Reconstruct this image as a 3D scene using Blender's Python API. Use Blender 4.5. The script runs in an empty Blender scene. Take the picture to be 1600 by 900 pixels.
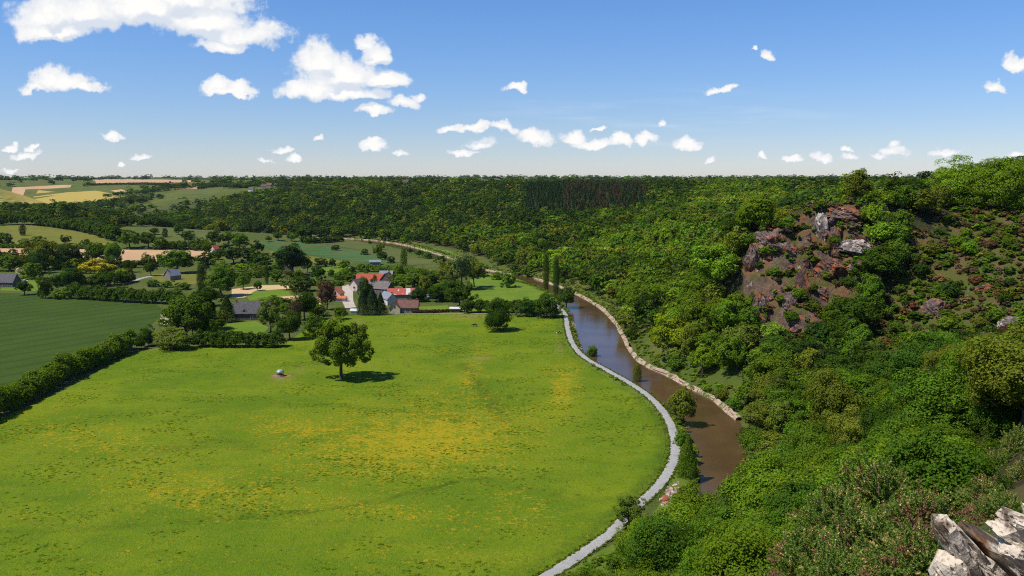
import bpy, bmesh, math, random
import numpy as np
from mathutils import Vector

R = math.radians
C = bpy.context.scene.collection
rng = np.random.default_rng(7)
random.seed(7)

# ------------------------------------------------------------------ camera numbers
CAM_Z = 70.0
FPX = 1386.0                       # focal length in pixels of a 1600 px wide frame
PITCH = math.atan(169 / FPX)
CP, SP = math.cos(PITCH), math.sin(PITCH)


def ray(px, py):
    a, b = px - 800.0, 450.0 - py
    return np.array([a, CP * FPX + SP * b, -SP * FPX + CP * b])


def flat(px, py, z=0.0):
    d = ray(px, py)
    t = (z - CAM_Z) / d[2]
    return np.array([d[0] * t, d[1] * t])


def project(x, y, z):
    x, y, z = np.asarray(x, float), np.asarray(y, float), np.asarray(z, float) - CAM_Z
    dep = np.maximum(CP * y - SP * z, 1e-3)
    return 800 + FPX * x / dep, 450 - FPX * (SP * y + CP * z) / dep, dep


# ------------------------------------------------------------------ noise
def _hash(i, j, k, s):
    n = (i * 374761393 + j * 668265263 + k * 2147483647 + s * 1274126177) & 0xFFFFFFFF
    n = ((n ^ (n >> 13)) * 1274126177) & 0xFFFFFFFF
    n = (n ^ (n >> 16)) & 0xFFFF
    return n / 65535.0


def vnoise(x, y, z=0.0, seed=0):
    x, y, z = np.broadcast_arrays(np.asarray(x, float), np.asarray(y, float), np.asarray(z, float))
    i, j, k = np.floor(x).astype(np.int64), np.floor(y).astype(np.int64), np.floor(z).astype(np.int64)
    u, v, w = x - i, y - j, z - k
    u, v, w = [t * t * (3 - 2 * t) for t in (u, v, w)]
    r = 0
    for a in (0, 1):
        for b in (0, 1):
            for c in (0, 1):
                r = r + _hash(i + a, j + b, k + c, seed) * (u if a else 1 - u) * (v if b else 1 - v) * (w if c else 1 - w)
    return r * 2 - 1


def fbm(x, y, z=0.0, seed=0, octv=4):
    r, a, f = 0, 0.5, 1.0
    for o in range(octv):
        r = r + a * vnoise(np.asarray(x) * f, np.asarray(y) * f, np.asarray(z) * f, seed + o * 17)
        a *= 0.5
        f *= 2.03
    return r


def sstep(a, b, x):
    t = np.clip((np.asarray(x, float) - a) / (b - a), 0, 1)
    return t * t * (3 - 2 * t)


# ------------------------------------------------------------------ river and path lines
RB_PX = [(540, 372), (600, 377), (640, 384), (690, 398), (750, 418), (800, 427), (835, 434), (870, 445), (900, 458), (925, 471), (945, 486),
         (962, 505), (975, 528), (985, 548), (1005, 566), (1040, 582), (1080, 604), (1118, 624), (1148, 652), (1160, 690), (1156, 738)]
LB_PX = [(540, 376), (600, 383), (640, 391), (690, 406), (750, 427), (800, 437), (838, 446), (868, 462), (885, 480), (893, 497), (901, 520),
         (908, 542), (925, 560), (958, 580), (988, 598), (1020, 615), (1050, 640), (1075, 670), (1088, 705), (1093, 745)]
FAR_RB = [(-1500, 2600), (-900, 1900), (-640, 1500), (-520, 1290), (-400, 1180), (-290, 1110)]
NEAR_RB = [(51, 190), (45, 172), (35, 152), (18, 130), (-10, 106), (-50, 80), (-120, 40), (-260, -40), (-600, -200)]
NEAR_LB = [(40, 188), (33, 172), (21, 156), (5, 139), (-22, 118), (-62, 94), (-130, 54)]
RB = [flat(*p) for p in RB_PX]
LB = [flat(*p) for p in LB_PX]
FOOT = np.array([np.array(p, float) for p in FAR_RB] + RB + [np.array(p, float) for p in NEAR_RB])
RIVER_R = np.array([np.array((-330., 1130.))] + RB + [np.array(p, float) for p in NEAR_RB[:7]])
RIVER_L = np.array([np.array((-330., 1095.))] + LB + [np.array(p, float) for p in NEAR_LB])
PATH_PX = [(864, 468), (874, 481), (884, 494), (887, 515), (896, 540), (915, 560), (950, 580), (985, 600), (1014, 620), (1037, 645), (1051, 673), (1055, 704), (1046, 735),
           (1028, 760), (1010, 778), (985, 800), (962, 826), (942, 843), (915, 862), (885, 882), (850, 904), (805, 932), (745, 966)]
PATH = np.array([flat(*p) for p in PATH_PX])


def catmull(P, step):
    P = np.asarray(P, float)
    out = []
    n = len(P)
    for i in range(n - 1):
        p0, p1, p2, p3 = P[max(i - 1, 0)], P[i], P[i + 1], P[min(i + 2, n - 1)]
        m = max(2, int(np.linalg.norm(p2 - p1) / step))
        t = np.linspace(0, 1, m, endpoint=False)[:, None]
        out.append(0.5 * (2 * p1 + (p2 - p0) * t + (2 * p0 - 5 * p1 + 4 * p2 - p3) * t ** 2 + (3 * p1 - p0 - 3 * p2 + p3) * t ** 3))
    out.append(P[-1:])
    return np.vstack(out)


def seg_dist(x, y, P):
    """signed distance to a polyline (positive on its right-hand... left-of-travel negative) and arc parameter"""
    x, y = np.asarray(x, float).ravel(), np.asarray(y, float).ravel()
    best = np.full(x.shape, 1e18)
    sign = np.ones(x.shape)
    arc = np.zeros(x.shape)
    for i in range(len(P) - 1):
        a, b = P[i], P[i + 1]
        ab = b - a
        L2 = ab @ ab
        t = np.clip(((x - a[0]) * ab[0] + (y - a[1]) * ab[1]) / L2, 0, 1)
        dx, dy = x - a[0] - t * ab[0], y - a[1] - t * ab[1]
        d = dx * dx + dy * dy
        m = d < best
        cr = ab[0] * dy - ab[1] * dx
        best = np.where(m, d, best)
        sign = np.where(m, np.where(cr >= 0, 1.0, -1.0), sign)
        arc = np.where(m, i + t, arc)
    return np.sqrt(best) * sign, arc


FOOT_S = FOOT
FOOT_N = len(FAR_RB)
RL_S = catmull(RIVER_L, 5)
RR_S = catmull(RIVER_R, 5)
RIVER_POLY = np.vstack([RL_S, RR_S[::-1]])


def inside(x, y, poly):
    x, y = np.asarray(x, float), np.asarray(y, float)
    r = np.zeros(x.shape, bool)
    n = len(poly)
    j = n - 1
    for i in range(n):
        xi, yi = poly[i]
        xj, yj = poly[j]
        if yi != yj:
            r ^= ((yi > y) != (yj > y)) & (x < (xj - xi) * (y - yi) / (yj - yi) + xi)
        j = i
    return r


SPUR_POLY = [(1160, 420), (1172, 375), (1200, 345), (1285, 318), (1350, 322), (1365, 390), (1350, 440), (1310, 500), (1250, 560), (1190, 520), (1165, 470)]
HEATH_POLY = [(1385, 440), (1430, 380), (1500, 318), (1600, 285), (1720, 250), (1720, 640), (1600, 625), (1480, 610), (1400, 600), (1350, 560), (1355, 490)]
NEARFIX = [  # x, y, z: the bluff the viewer stands on
    (0, 0, 68.2), (6, 4, 67.6), (6, 9, 65.6), (10, 12, 65.6), (14, 20, 65.0), (8, 16, 62.3), (8, 20, 61.4), (3, 12, 60.5), (0, 10, 61), (-8, 2, 63), (0, 20, 53),
    (5, 22, 57), (11, 27, 58), (18, 30, 61), (12, 40, 49), (22, 40, 57), (-10, 20, 45), (5, 40, 43), (26, 58, 50), (14, 60, 37), (0, 60, 26), (40, 60, 60),
    (-15, 45, 24), (45, 90, 50), (25, 90, 29), (70, 90, 64), (-20, 70, 14)]


def z_base(x, y):
    x = np.asarray(x, float)
    y = np.asarray(y, float)
    sh = x.shape
    x, y = x.ravel(), y.ravel()
    dist = np.sqrt(x * x + y * y)
    d, arc = seg_dist(x, y, FOOT_S)
    # slope width along the foot line
    k = arc - FOOT_N
    W = np.interp(k, [-6, -1, 1, 3, 5, 8, 11, 13, 16, 20, 22, 26], [420, 330, 290, 270, 230, 190, 165, 140, 140, 118, 110, 110])
    E = np.interp(k, [-6, 8, 13, 18, 21, 26], [1.0, 1.0, 1.0, 1.05, 1.45, 1.5])
    far = np.interp(dist, [0, 150, 300, 600, 900, 1350, 3000, 6000, 12000, 40000], [68, 68, 64, 57, 54, 53, 63, 76, 96, 120])
    und = np.clip((dist - 900) / 2500, 0, 1) * (7 * vnoise(x / 900, y / 900, 0, 5) + 3.5 * vnoise(x / 350, y / 350, 0, 6))
    t = np.clip((d - 5) / W, 0, 1.6)
    s = np.where(t < 1, np.clip(t, 0, 1) ** E, 1)
    s = s - 0.10 * np.exp(-((t - 1) / 0.16) ** 2) * (t > 0.3)
    hill = (far + und) * np.where(d > 5, s, 0)
    # left side: gentle rise with the distance
    lft = np.interp(y - 0.06 * x * 0, [720, 780, 900, 1150, 1400, 1800, 2500, 6000, 40000], [0, 3, 14, 29, 41, 54, 66, 78, 120])
    lft = np.where(d < 0, lft + und * sstep(1000, 2500, y), 0)
    lft = lft * sstep(0, 200, -d) if True else lft
    z = np.maximum(hill, lft)
    # the rocky spur
    cy = 335 + 0.10 * (x - 100)
    dy = y - cy
    prof = sstep(8, 40, d) * (1 - 0.9 * sstep(58, 140, d))
    spur = 33 * prof * np.exp(-np.where(dy > 0, (dy / 26) ** 2, (dy / 32) ** 2))
    z = z + spur
    gul = 9 * sstep(20, 70, d) * (1 - sstep(110, 170, d)) * np.exp(-((y - 255) / 22) ** 2)
    z = z - gul
    # second shoulder nearer on the right
    sh2 = 9 * sstep(30, 80, d) * (1 - 0.6 * sstep(100, 170, d)) * np.exp(-((y - 190) / 28) ** 2)
    z = z + sh2
    z = z + 9 * np.exp(-((x - 215) / 60) ** 2 - ((y - 390) / 75) ** 2) + 5 * np.exp(-((x - 190) / 40) ** 2 - ((y - 300) / 50) ** 2)
    # relief on the hill side
    hm = sstep(12, 50, d) * (1 - sstep(900, 1500, dist)) * sstep(25, 80, dist)
    z = z + hm * (5.0 * fbm(x / 42, y / 42, 0, 11, 3))
    return z.reshape(sh), d.reshape(sh), dist.reshape(sh)


_nf = np.array(NEARFIX, float)
_z0 = z_base(_nf[:, 0], _nf[:, 1])[0]
_res = _nf[:, 2] - _z0


def rockmask(x, y, z, d):
    px, py, dep = project(x, y, z)
    n = 14 * fbm(np.asarray(x) / 9, np.asarray(y) / 9, np.asarray(z) / 9, 31, 3)
    sp = np.zeros(np.shape(x))
    m = (np.asarray(y) > 225) & (np.asarray(y) < 400) & (d > 4)
    sp = np.where(m & inside(px + n, py + n, SPUR_POLY), 1.0, 0.0)
    m2 = (np.asarray(y) > 60) & (np.asarray(y) < 330) & (d > 20)
    he = np.where(m2 & inside(px + 2 * n, py + 2 * n, HEATH_POLY), 1.0, 0.0)
    return sp, he


def zt(x, y, rough=True):
    z, d, dist = z_base(x, y)
    x = np.asarray(x, float)
    y = np.asarray(y, float)
    near = dist < 150
    if near.any():
        xn, yn = x[near], y[near]
        q = (xn[:, None] - _nf[None, :, 0]) ** 2 + (yn[:, None] - _nf[None, :, 1]) ** 2
        w = np.exp(-q / (2 * 8.5 ** 2))
        corr = (w * _res).sum(1) / (w.sum(1) + 0.03)
        z = z.copy()
        z[near] += corr
    # river bed
    fl = (d < 12) & (d > -60)
    if fl.any():
        xs, ys = x[fl], y[fl]
        ins = inside(xs, ys, RIVER_POLY)
        dl = np.abs(seg_dist(xs, ys, RL_S[::3])[0])
        dr = np.abs(seg_dist(xs, ys, RR_S[::3])[0])
        e = np.minimum(dl, dr)
        dep = np.where(ins, -1.4 - 1.0 * sstep(0, 3, e), -1.4 * (1 - sstep(0, 7, e)))
        z = z.copy()
        z[fl] += dep
    if rough:
        sp, he = rockmask(x, y, z, d)
        rn = 1 - np.abs(fbm(x / 13, y / 13, z / 9, 21, 4)) * 2
        z = z + he * 1.6 * (rn - 0.55)
        # ledges: the spur steps down in broken cliffs
        zq = z + 5.0 * fbm(x / 16, y / 16, 0, 23, 3)
        per = 8.5
        fr = zq / per - np.floor(zq / per)
        stp = (sstep(0.45, 0.75, fr) - fr) * per
        rn2 = 1 - np.abs(fbm(x / 6, y / 6, z / 5, 26, 4)) * 2
        z = z + sp * (0.85 * stp + 3.2 * (rn - 0.55) + 1.6 * (rn2 - 0.5))
    return z


def zs(x, y):
    return float(zt(np.array([x]), np.array([y]), False)[0])


def hit(px, py, dmin=25.0, dmax=9000.0):
    """first ground point seen through a pixel"""
    d = ray(px, py)
    d = d / d[1]
    ys = np.geomspace(dmin, dmax, 300)
    zz = zt(d[0] * ys, ys, False)
    below = CAM_Z + d[2] * ys <= zz
    if not below.any():
        y = 3000.0
    else:
        i = int(np.argmax(below))
        lo, hi = ys[max(i - 1, 0)], ys[i]
        for _ in range(3):
            t = np.linspace(lo, hi, 12)
            b = CAM_Z + d[2] * t <= zt(d[0] * t, t, False)
            j = int(np.argmax(b)) if b.any() else 11
            lo, hi = t[max(j - 1, 0)], t[j]
        y = hi
    return np.array([d[0] * y, y, zs(d[0] * y, y)])


# ------------------------------------------------------------------ mesh helpers
def mesh_np(name, V, F, mats=None, smooth=False, midx=None, attrs=None):
    me = bpy.data.meshes.new(name)
    V = np.ascontiguousarray(V, np.float32)
    F = np.ascontiguousarray(F, np.int32)
    m, k = F.shape
    me.vertices.add(len(V))
    me.vertices.foreach_set('co', V.ravel())
    me.loops.add(m * k)
    me.loops.foreach_set('vertex_index', F.ravel())
    me.polygons.add(m)
    me.polygons.foreach_set('loop_start', np.arange(0, m * k, k, dtype=np.int32))
    if smooth:
        me.polygons.foreach_set('use_smooth', np.ones(m, bool))
    else:
        me.polygons.foreach_set('use_smooth', np.zeros(m, bool))
    if midx is not None:
        me.polygons.foreach_set('material_index', np.ascontiguousarray(midx, np.int32))
    me.update(calc_edges=True)
    for a, arr in (attrs or {}).items():
        at = me.attributes.new(a, 'FLOAT_COLOR', 'POINT')
        at.data.foreach_set('color', np.ascontiguousarray(arr, np.float32).ravel())
    for mt in (mats if isinstance(mats, (list, tuple)) else [mats] if mats else []):
        me.materials.append(mt)
    return me


def link(name, data, parent=None, loc=None):
    o = bpy.data.objects.new(name, data)
    C.objects.link(o)
    if parent is not None:
        o.parent = parent
    if loc is not None:
        o.location = loc
    return o


def tag(o, label=None, cat=None, group=None, kind=None):
    if label:
        o['label'] = label
    if cat:
        o['category'] = cat
    if group:
        o['group'] = group
    if kind:
        o['kind'] = kind
    return o


def empty(name, loc, rz=0.0):
    o = bpy.data.objects.new(name, None)
    C.objects.link(o)
    o.location = loc
    o.rotation_euler = (0, 0, rz)
    o.empty_display_size = 0.3
    return o


def bm_mesh(name, bm, mats, smooth=False):
    me = bpy.data.meshes.new(name)
    bmesh.ops.recalc_face_normals(bm, faces=bm.faces)
    bm.to_mesh(me)
    bm.free()
    for mt in (mats if isinstance(mats, (list, tuple)) else [mats]):
        me.materials.append(mt)
    if smooth:
        for p in me.polygons:
            p.use_smooth = True
    return me


def bx(bm, x0, x1, y0, y1, z0, z1):
    v = [bm.verts.new((x, y, z)) for x in (x0, x1) for y in (y0, y1) for z in (z0, z1)]
    for f in ((0, 1, 3, 2), (4, 6, 7, 5), (0, 4, 5, 1), (2, 3, 7, 6), (0, 2, 6, 4), (1, 5, 7, 3)):
        bm.faces.new([v[i] for i in f])


def tube(P, rad, n=7):
    """tapered tube along points -> V, F (quads)"""
    P = np.asarray(P, float)
    V, F = [], []
    for i, p in enumerate(P):
        t = P[min(i + 1, len(P) - 1)] - P[max(i - 1, 0)]
        t = t / (np.linalg.norm(t) + 1e-9)
        a = np.cross(t, (0, 0, 1.0)) if abs(t[2]) < 0.9 else np.cross(t, (1.0, 0, 0))
        a /= np.linalg.norm(a)
        b = np.cross(t, a)
        for k in range(n):
            an = 2 * math.pi * k / n
            V.append(p + rad[i] * (math.cos(an) * a + math.sin(an) * b))
    for i in range(len(P) - 1):
        for k in range(n):
            F.append((i * n + k, i * n + (k + 1) % n, (i + 1) * n + (k + 1) % n, (i + 1) * n + k))
    return np.array(V), np.array(F)


def join(parts):
    V, F, o = [], [], 0
    for v, f in parts:
        V.append(v)
        F.append(f + o)
        o += len(v)
    return np.vstack(V), np.vstack(F)


# ------------------------------------------------------------------ materials
class NT:
    def __init__(self, name):
        self.m = bpy.data.materials.new(name)
        self.m.use_nodes = True
        self.t = self.m.node_tree
        self.t.nodes.clear()
        self.out = self.n('ShaderNodeOutputMaterial')

    def n(self, typ, **kw):
        nd = self.t.nodes.new(typ)
        for k, v in kw.items():
            if k.startswith('i_'):
                key = k[2:]
                nd.inputs[int(key) if key.isdigit() else key.replace('_', ' ')].default_value = v
            else:
                setattr(nd, k, v)
        return nd

    def l(self, a, b):
        self.t.links.new(a, b)

    def val(self, sock, v):
        if hasattr(v, 'is_linked'):
            self.l(v, sock)
        else:
            sock.default_value = v

    def noise(self, scale, detail=4, rough=0.55, vec=None, dist=0.0):
        nd = self.n('ShaderNodeTexNoise')
        nd.inputs['Scale'].default_value = scale
        nd.inputs['Detail'].default_value = detail
        nd.inputs['Roughness'].default_value = rough
        nd.inputs['Distortion'].default_value = dist
        if vec is not None:
            self.l(vec, nd.inputs['Vector'])
        return nd.outputs['Fac']

    def coord(self, scale=(1, 1, 1), out='Object'):
        tc = self.n('ShaderNodeTexCoord')
        if out == 'Position':
            src = self.n('ShaderNodeNewGeometry').outputs['Position']
        else:
            src = tc.outputs[out]
        mp = self.n('ShaderNodeMapping')
        mp.inputs['Scale'].default_value = scale
        self.l(src, mp.inputs['Vector'])
        return mp.outputs['Vector']

    def mix(self, f, a, b, blend='MIX'):
        nd = self.n('ShaderNodeMix', data_type='RGBA', blend_type=blend)
        self.val(nd.inputs[0], f)
        for s, v in ((nd.inputs[6], a), (nd.inputs[7], b)):
            if hasattr(v, 'is_linked'):
                self.l(v, s)
            else:
                s.default_value = tuple(v) + ((1,) if len(v) == 3 else ())
        return nd.outputs[2]

    def math(self, op, a, b=0.0, c=None):
        nd = self.n('ShaderNodeMath', operation=op)
        self.val(nd.inputs[0], a)
        self.val(nd.inputs[1], b)
        if c is not None:
            self.val(nd.inputs[2], c)
        return nd.outputs[0]

    def ramp(self, f, lo, hi):
        nd = self.n('ShaderNodeMapRange', interpolation_type='SMOOTHSTEP')
        self.val(nd.inputs['Value'], f)
        nd.inputs['From Min'].default_value = lo
        nd.inputs['From Max'].default_value = hi
        return nd.outputs['Result']

    def bump(self, h, strength=0.5, dist=0.1):
        nd = self.n('ShaderNodeBump')
        nd.inputs['Strength'].default_value = strength
        nd.inputs['Distance'].default_value = dist
        self.l(h, nd.inputs['Height'])
        return nd.outputs['Normal']

    def pbr(self, col, rough=0.9, spec=0.2, normal=None, metal=0.0):
        p = self.n('ShaderNodeBsdfPrincipled')
        self.val(p.inputs['Base Color'], col if hasattr(col, 'is_linked') else tuple(col) + (1,))
        self.val(p.inputs['Roughness'], rough)
        p.inputs['Specular IOR Level'].default_value = spec
        p.inputs['Metallic'].default_value = metal
        if normal is not None:
            self.l(normal, p.inputs['Normal'])
        self.l(p.outputs[0], self.out.inputs['Surface'])
        return p


def attr(t, name):
    return t.n('ShaderNodeAttribute', attribute_name=name).outputs['Color']


def leaf_mat(name, mode, transl=0.36):
    """foliage: colour from the object's own tint (or a per-tree tint on a wood's mesh), varied leaf by leaf"""
    t = NT(name)
    base = t.n('ShaderNodeObjectInfo').outputs['Color'] if mode == 'obj' else attr(t, 'tint')
    ri = t.n('ShaderNodeNewGeometry').outputs['Random Per Island']
    w = t.n('ShaderNodeTexWhiteNoise', noise_dimensions='1D')
    t.l(ri, w.inputs['W'])
    hsv = t.n('ShaderNodeHueSaturation')
    t.val(hsv.inputs['Hue'], t.math('MULTIPLY_ADD', w.outputs['Value'], 0.045, 0.466))
    hsv.inputs['Saturation'].default_value = 1.0
    t.val(hsv.inputs['Value'], t.math('MULTIPLY_ADD', ri, 0.46, 0.77))
    t.l(base, hsv.inputs['Color'])
    d = t.n('ShaderNodeBsdfDiffuse')
    t.l(hsv.outputs[0], d.inputs['Color'])
    tr = t.n('ShaderNodeBsdfTranslucent')
    t.l(t.mix(1.0, hsv.outputs[0], (1.25, 1.15, 0.45), 'MULTIPLY'), tr.inputs['Color'])
    m = t.n('ShaderNodeMixShader')
    m.inputs[0].default_value = transl
    t.l(d.outputs[0], m.inputs[1])
    t.l(tr.outputs[0], m.inputs[2])
    t.l(m.outputs[0], t.out.inputs['Surface'])
    return t.m


def simple_mat(name, col, var=0.25, scale=3.0, rough=0.9, spec=0.15, bump=0.0, col2=None, stretch=(1, 1, 1), metal=0.0):
    t = NT(name)
    v = t.coord(stretch)
    n = t.noise(scale, 5, 0.6, v)
    c2 = col2 or tuple(c * (1 - var * 1.6) for c in col)
    c = t.mix(t.ramp(n, 0.32, 0.68), c2, tuple(x * (1 + var * 0.5) for x in col))
    t.pbr(c, rough, spec, t.bump(n, bump, 0.05) if bump else None, metal)
    return t.m


M = {}
M['leaf'] = leaf_mat('foliage', 'obj')
M['leaf_wood'] = leaf_mat('wood_foliage', 'attr')
M['bark'] = simple_mat('bark', (0.10, 0.075, 0.05), 0.4, 4, bump=0.4, stretch=(3, 3, 0.5))


def field_mat(name, a, b, scale=0.05, rows=None, fine=0.6, c=None, rowamt=0.25):
    t = NT(name)
    v = t.coord()
    n = t.noise(scale, 5, 0.6, v)
    col = t.mix(t.ramp(n, 0.35, 0.65), a, b)
    f = t.noise(fine, 4, 0.7, v)
    col = t.mix(t.math('MULTIPLY', t.ramp(f, 0.4, 0.75), 0.55), col, c or tuple(x * 0.62 for x in a))
    if rows:
        ang, per = rows
        mp = t.n('ShaderNodeMapping')
        mp.inputs['Rotation'].default_value = (0, 0, ang)
        t.l(v, mp.inputs['Vector'])
        wv = t.n('ShaderNodeTexWave', wave_type='BANDS', bands_direction='X')
        wv.inputs['Scale'].default_value = 0.314 / per
        wv.inputs['Distortion'].default_value = 0.6
        t.l(mp.outputs[0], wv.inputs['Vector'])
        col = t.mix(t.math('MULTIPLY', t.math('POWER', wv.outputs['Fac'], 6.0), rowamt), col, tuple(x * 0.5 for x in a))
    t.pbr(col, 0.95, 0.05, t.bump(f, 0.5, 0.3))
    return t.m


def terrain_mat():
    t = NT('hill_ground')
    v = t.coord()
    z = t.n('ShaderNodeSeparateColor')
    t.l(attr(t, 'zone'), z.inputs[0])
    forest, spur, heath = z.outputs[0], z.outputs[1], z.outputs[2]
    n1, n2, n3 = t.noise(0.02, 5, 0.6, v), t.noise(0.25, 5, 0.65, v), t.noise(1.6, 4, 0.7, v)
    past = t.mix(t.ramp(n1, 0.38, 0.62), (0.075, 0.105, 0.018), (0.12, 0.125, 0.03))
    past = t.mix(t.math('MULTIPLY', t.ramp(n2, 0.4, 0.7), 0.5), past, (0.05, 0.085, 0.015))
    litter = t.mix(t.ramp(n2, 0.4, 0.6), (0.035, 0.045, 0.014), (0.05, 0.04, 0.02))
    col = t.mix(forest, past, litter)
    # heath: bracken brown, moor grass, bare red soil
    he = t.mix(t.ramp(t.noise(0.12, 6, 0.72, v), 0.42, 0.58), (0.075, 0.095, 0.018), (0.125, 0.078, 0.038))
    he = t.mix(t.ramp(t.noise(0.5, 5, 0.7, v), 0.60, 0.74), he, (0.19, 0.105, 0.06))
    col = t.mix(heath, col, he)
    # rock: purple grey with rust and pale lichen
    rk = t.mix(t.ramp(n2, 0.4, 0.62), (0.080, 0.055, 0.042), (0.165, 0.108, 0.078))
    rk = t.mix(t.ramp(t.noise(0.22, 5, 0.7, v), 0.56, 0.66), rk, (0.24, 0.085, 0.042))
    rk = t.mix(t.ramp(n3, 0.56, 0.7), rk, (0.085, 0.085, 0.025))
    rk = t.mix(t.ramp(t.noise(0.33, 5, 0.7, v), 0.62, 0.70), rk, (0.30, 0.275, 0.24))
    nz = t.n('ShaderNodeSeparateXYZ')
    t.l(t.n('ShaderNodeNewGeometry').outputs['Normal'], nz.inputs[0])
    steep = t.ramp(t.math('ADD', nz.outputs[2], t.math('MULTIPLY', t.math('SUBTRACT', n2, 0.5), 0.5)), 0.66, 0.48)
    he2 = t.mix(t.ramp(t.noise(0.2, 6, 0.72, v), 0.42, 0.58), (0.075, 0.085, 0.02), (0.165, 0.082, 0.045))
    col = t.mix(spur, col, t.mix(steep, he2, rk))
    h = t.math('ADD', n2, t.math('MULTIPLY', n3, 0.4))
    t.pbr(col, 0.95, 0.08, t.bump(h, 0.9, 2.0))
    return t.m


def meadow_mat():
    t = NT('meadow_grass')
    v = t.coord()
    s = t.n('ShaderNodeSeparateColor')
    t.l(attr(t, 'cover'), s.inputs[0])
    fl, dk, br = s.outputs[0], s.outputs[1], s.outputs[2]
    n1 = t.noise(0.03, 5, 0.62, v)
    n2 = t.noise(0.22, 5, 0.68, v)
    n3 = t.noise(1.1, 4, 0.75, v)
    n4 = t.noise(3.2, 2, 0.7, v)
    g = t.mix(t.ramp(n1, 0.36, 0.64), (0.086, 0.156, 0.007), (0.150, 0.202, 0.009))
    g = t.mix(t.math('MULTIPLY', t.ramp(n2, 0.46, 0.66), 0.62), g, (0.072, 0.130, 0.008))
    g = t.mix(t.math('MULTIPLY', t.ramp(t.noise(0.09, 6, 0.7, t.coord((1.0, 2.2, 1))), 0.5, 0.66), 0.32), g, (0.21, 0.21, 0.014))
    g = t.mix(t.math('MULTIPLY', t.ramp(n3, 0.5, 0.70), 0.62), g, (0.050, 0.098, 0.007))
    g = t.mix(t.math('MULTIPLY', t.ramp(n4, 0.42, 0.7), 0.3), g, (0.20, 0.21, 0.02))
    g = t.mix(t.math('MULTIPLY', dk, t.ramp(n2, 0.25, 0.6)), g, (0.045, 0.088, 0.008))
    # buttercups: many small specks whose density follows the drifts
    spk = t.noise(0.9, 6, 0.82, v)
    dens = t.math('ADD', t.math('MULTIPLY', fl, 0.27), t.math('MULTIPLY', t.math('SUBTRACT', n2, 0.5), 0.50))
    amt = t.ramp(t.math('ADD', spk, dens), 0.61, 0.77)
    g = t.mix(t.math('MULTIPLY', amt, 0.66), g, (0.42, 0.285, 0.012))
    g = t.mix(t.math('MULTIPLY', br, t.ramp(n2, 0.3, 0.6)), g, (0.24, 0.17, 0.06))
    h = t.math('ADD', n3, t.math('MULTIPLY', n4, 0.5))
    t.pbr(g, 0.95, 0.03, t.bump(h, 0.9, 0.45))
    return t.m


def water_mat():
    t = NT('brown_river_water')
    v = t.coord()
    n1 = t.noise(0.05, 3, 0.5, v)
    c = t.mix(t.ramp(n1, 0.35, 0.65), (0.066, 0.038, 0.016), (0.090, 0.052, 0.023))
    w = t.noise(0.9, 4, 0.6, v)
    t.pbr(c, 0.14, 0.25, t.bump(w, 0.10, 0.2))
    return t.m


def gravel_mat(name, a, b, sc=3.0):
    t = NT(name)
    v = t.coord()
    n = t.noise(sc, 4, 0.7, v)
    n2 = t.noise(0.15, 3, 0.6, v)
    c = t.mix(t.ramp(n, 0.35, 0.65), a, b)
    c = t.mix(t.math('MULTIPLY', t.ramp(n2, 0.45, 0.7), 0.4), c, tuple(x * 0.7 for x in a))
    t.pbr(c, 0.95, 0.1, t.bump(n, 0.6, 0.1))
    return t.m


def rock_mat(name, lichen=0.35, rust=0.4, base=(0.13, 0.10, 0.095), scale=1.0, lich=(0.46, 0.43, 0.38), red=(0.25, 0.085, 0.035)):
    t = NT(name)
    v = t.coord()
    a = t.noise(0.8 * scale, 6, 0.65, v)
    b = t.noise(0.35 * scale, 4, 0.6, v, 0.5)
    c3 = t.noise(0.5 * scale, 6, 0.6, t.coord((1.3, 1.3, 1.0)))
    col = t.mix(t.ramp(a, 0.36, 0.66), tuple(x * 0.45 for x in base), tuple(x * 1.3 for x in base))
    col = t.mix(t.ramp(b, 0.62 - rust * 0.3, 0.74 - rust * 0.3), col, red)
    col = t.mix(t.ramp(c3, 0.70 - lichen * 0.4, 0.78 - lichen * 0.4), col, lich)
    t.pbr(col, 0.9, 0.15, t.bump(a, 0.7, 0.3 / scale))
    return t.m


M['terrain'] = terrain_mat()
M['meadow'] = meadow_mat()
M['water'] = water_mat()
M['gravel'] = gravel_mat('pale_gravel', (0.26, 0.25, 0.23), (0.36, 0.35, 0.32))
def shingle_mat():
    t = NT('river_shingle')
    v = t.coord()
    n = t.noise(1.4, 4, 0.7, v)
    c = t.mix(t.ramp(n, 0.35, 0.65), (0.25, 0.175, 0.12), (0.43, 0.325, 0.235))
    c = t.mix(t.ramp(t.noise(0.16, 5, 0.7, v), 0.50, 0.58), c, (0.075, 0.095, 0.02))
    c = t.mix(t.ramp(t.noise(0.4, 4, 0.7, v), 0.58, 0.68), c, (0.16, 0.11, 0.07))
    t.pbr(c, 0.95, 0.1, t.bump(n, 0.7, 0.2))
    return t.m


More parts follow.
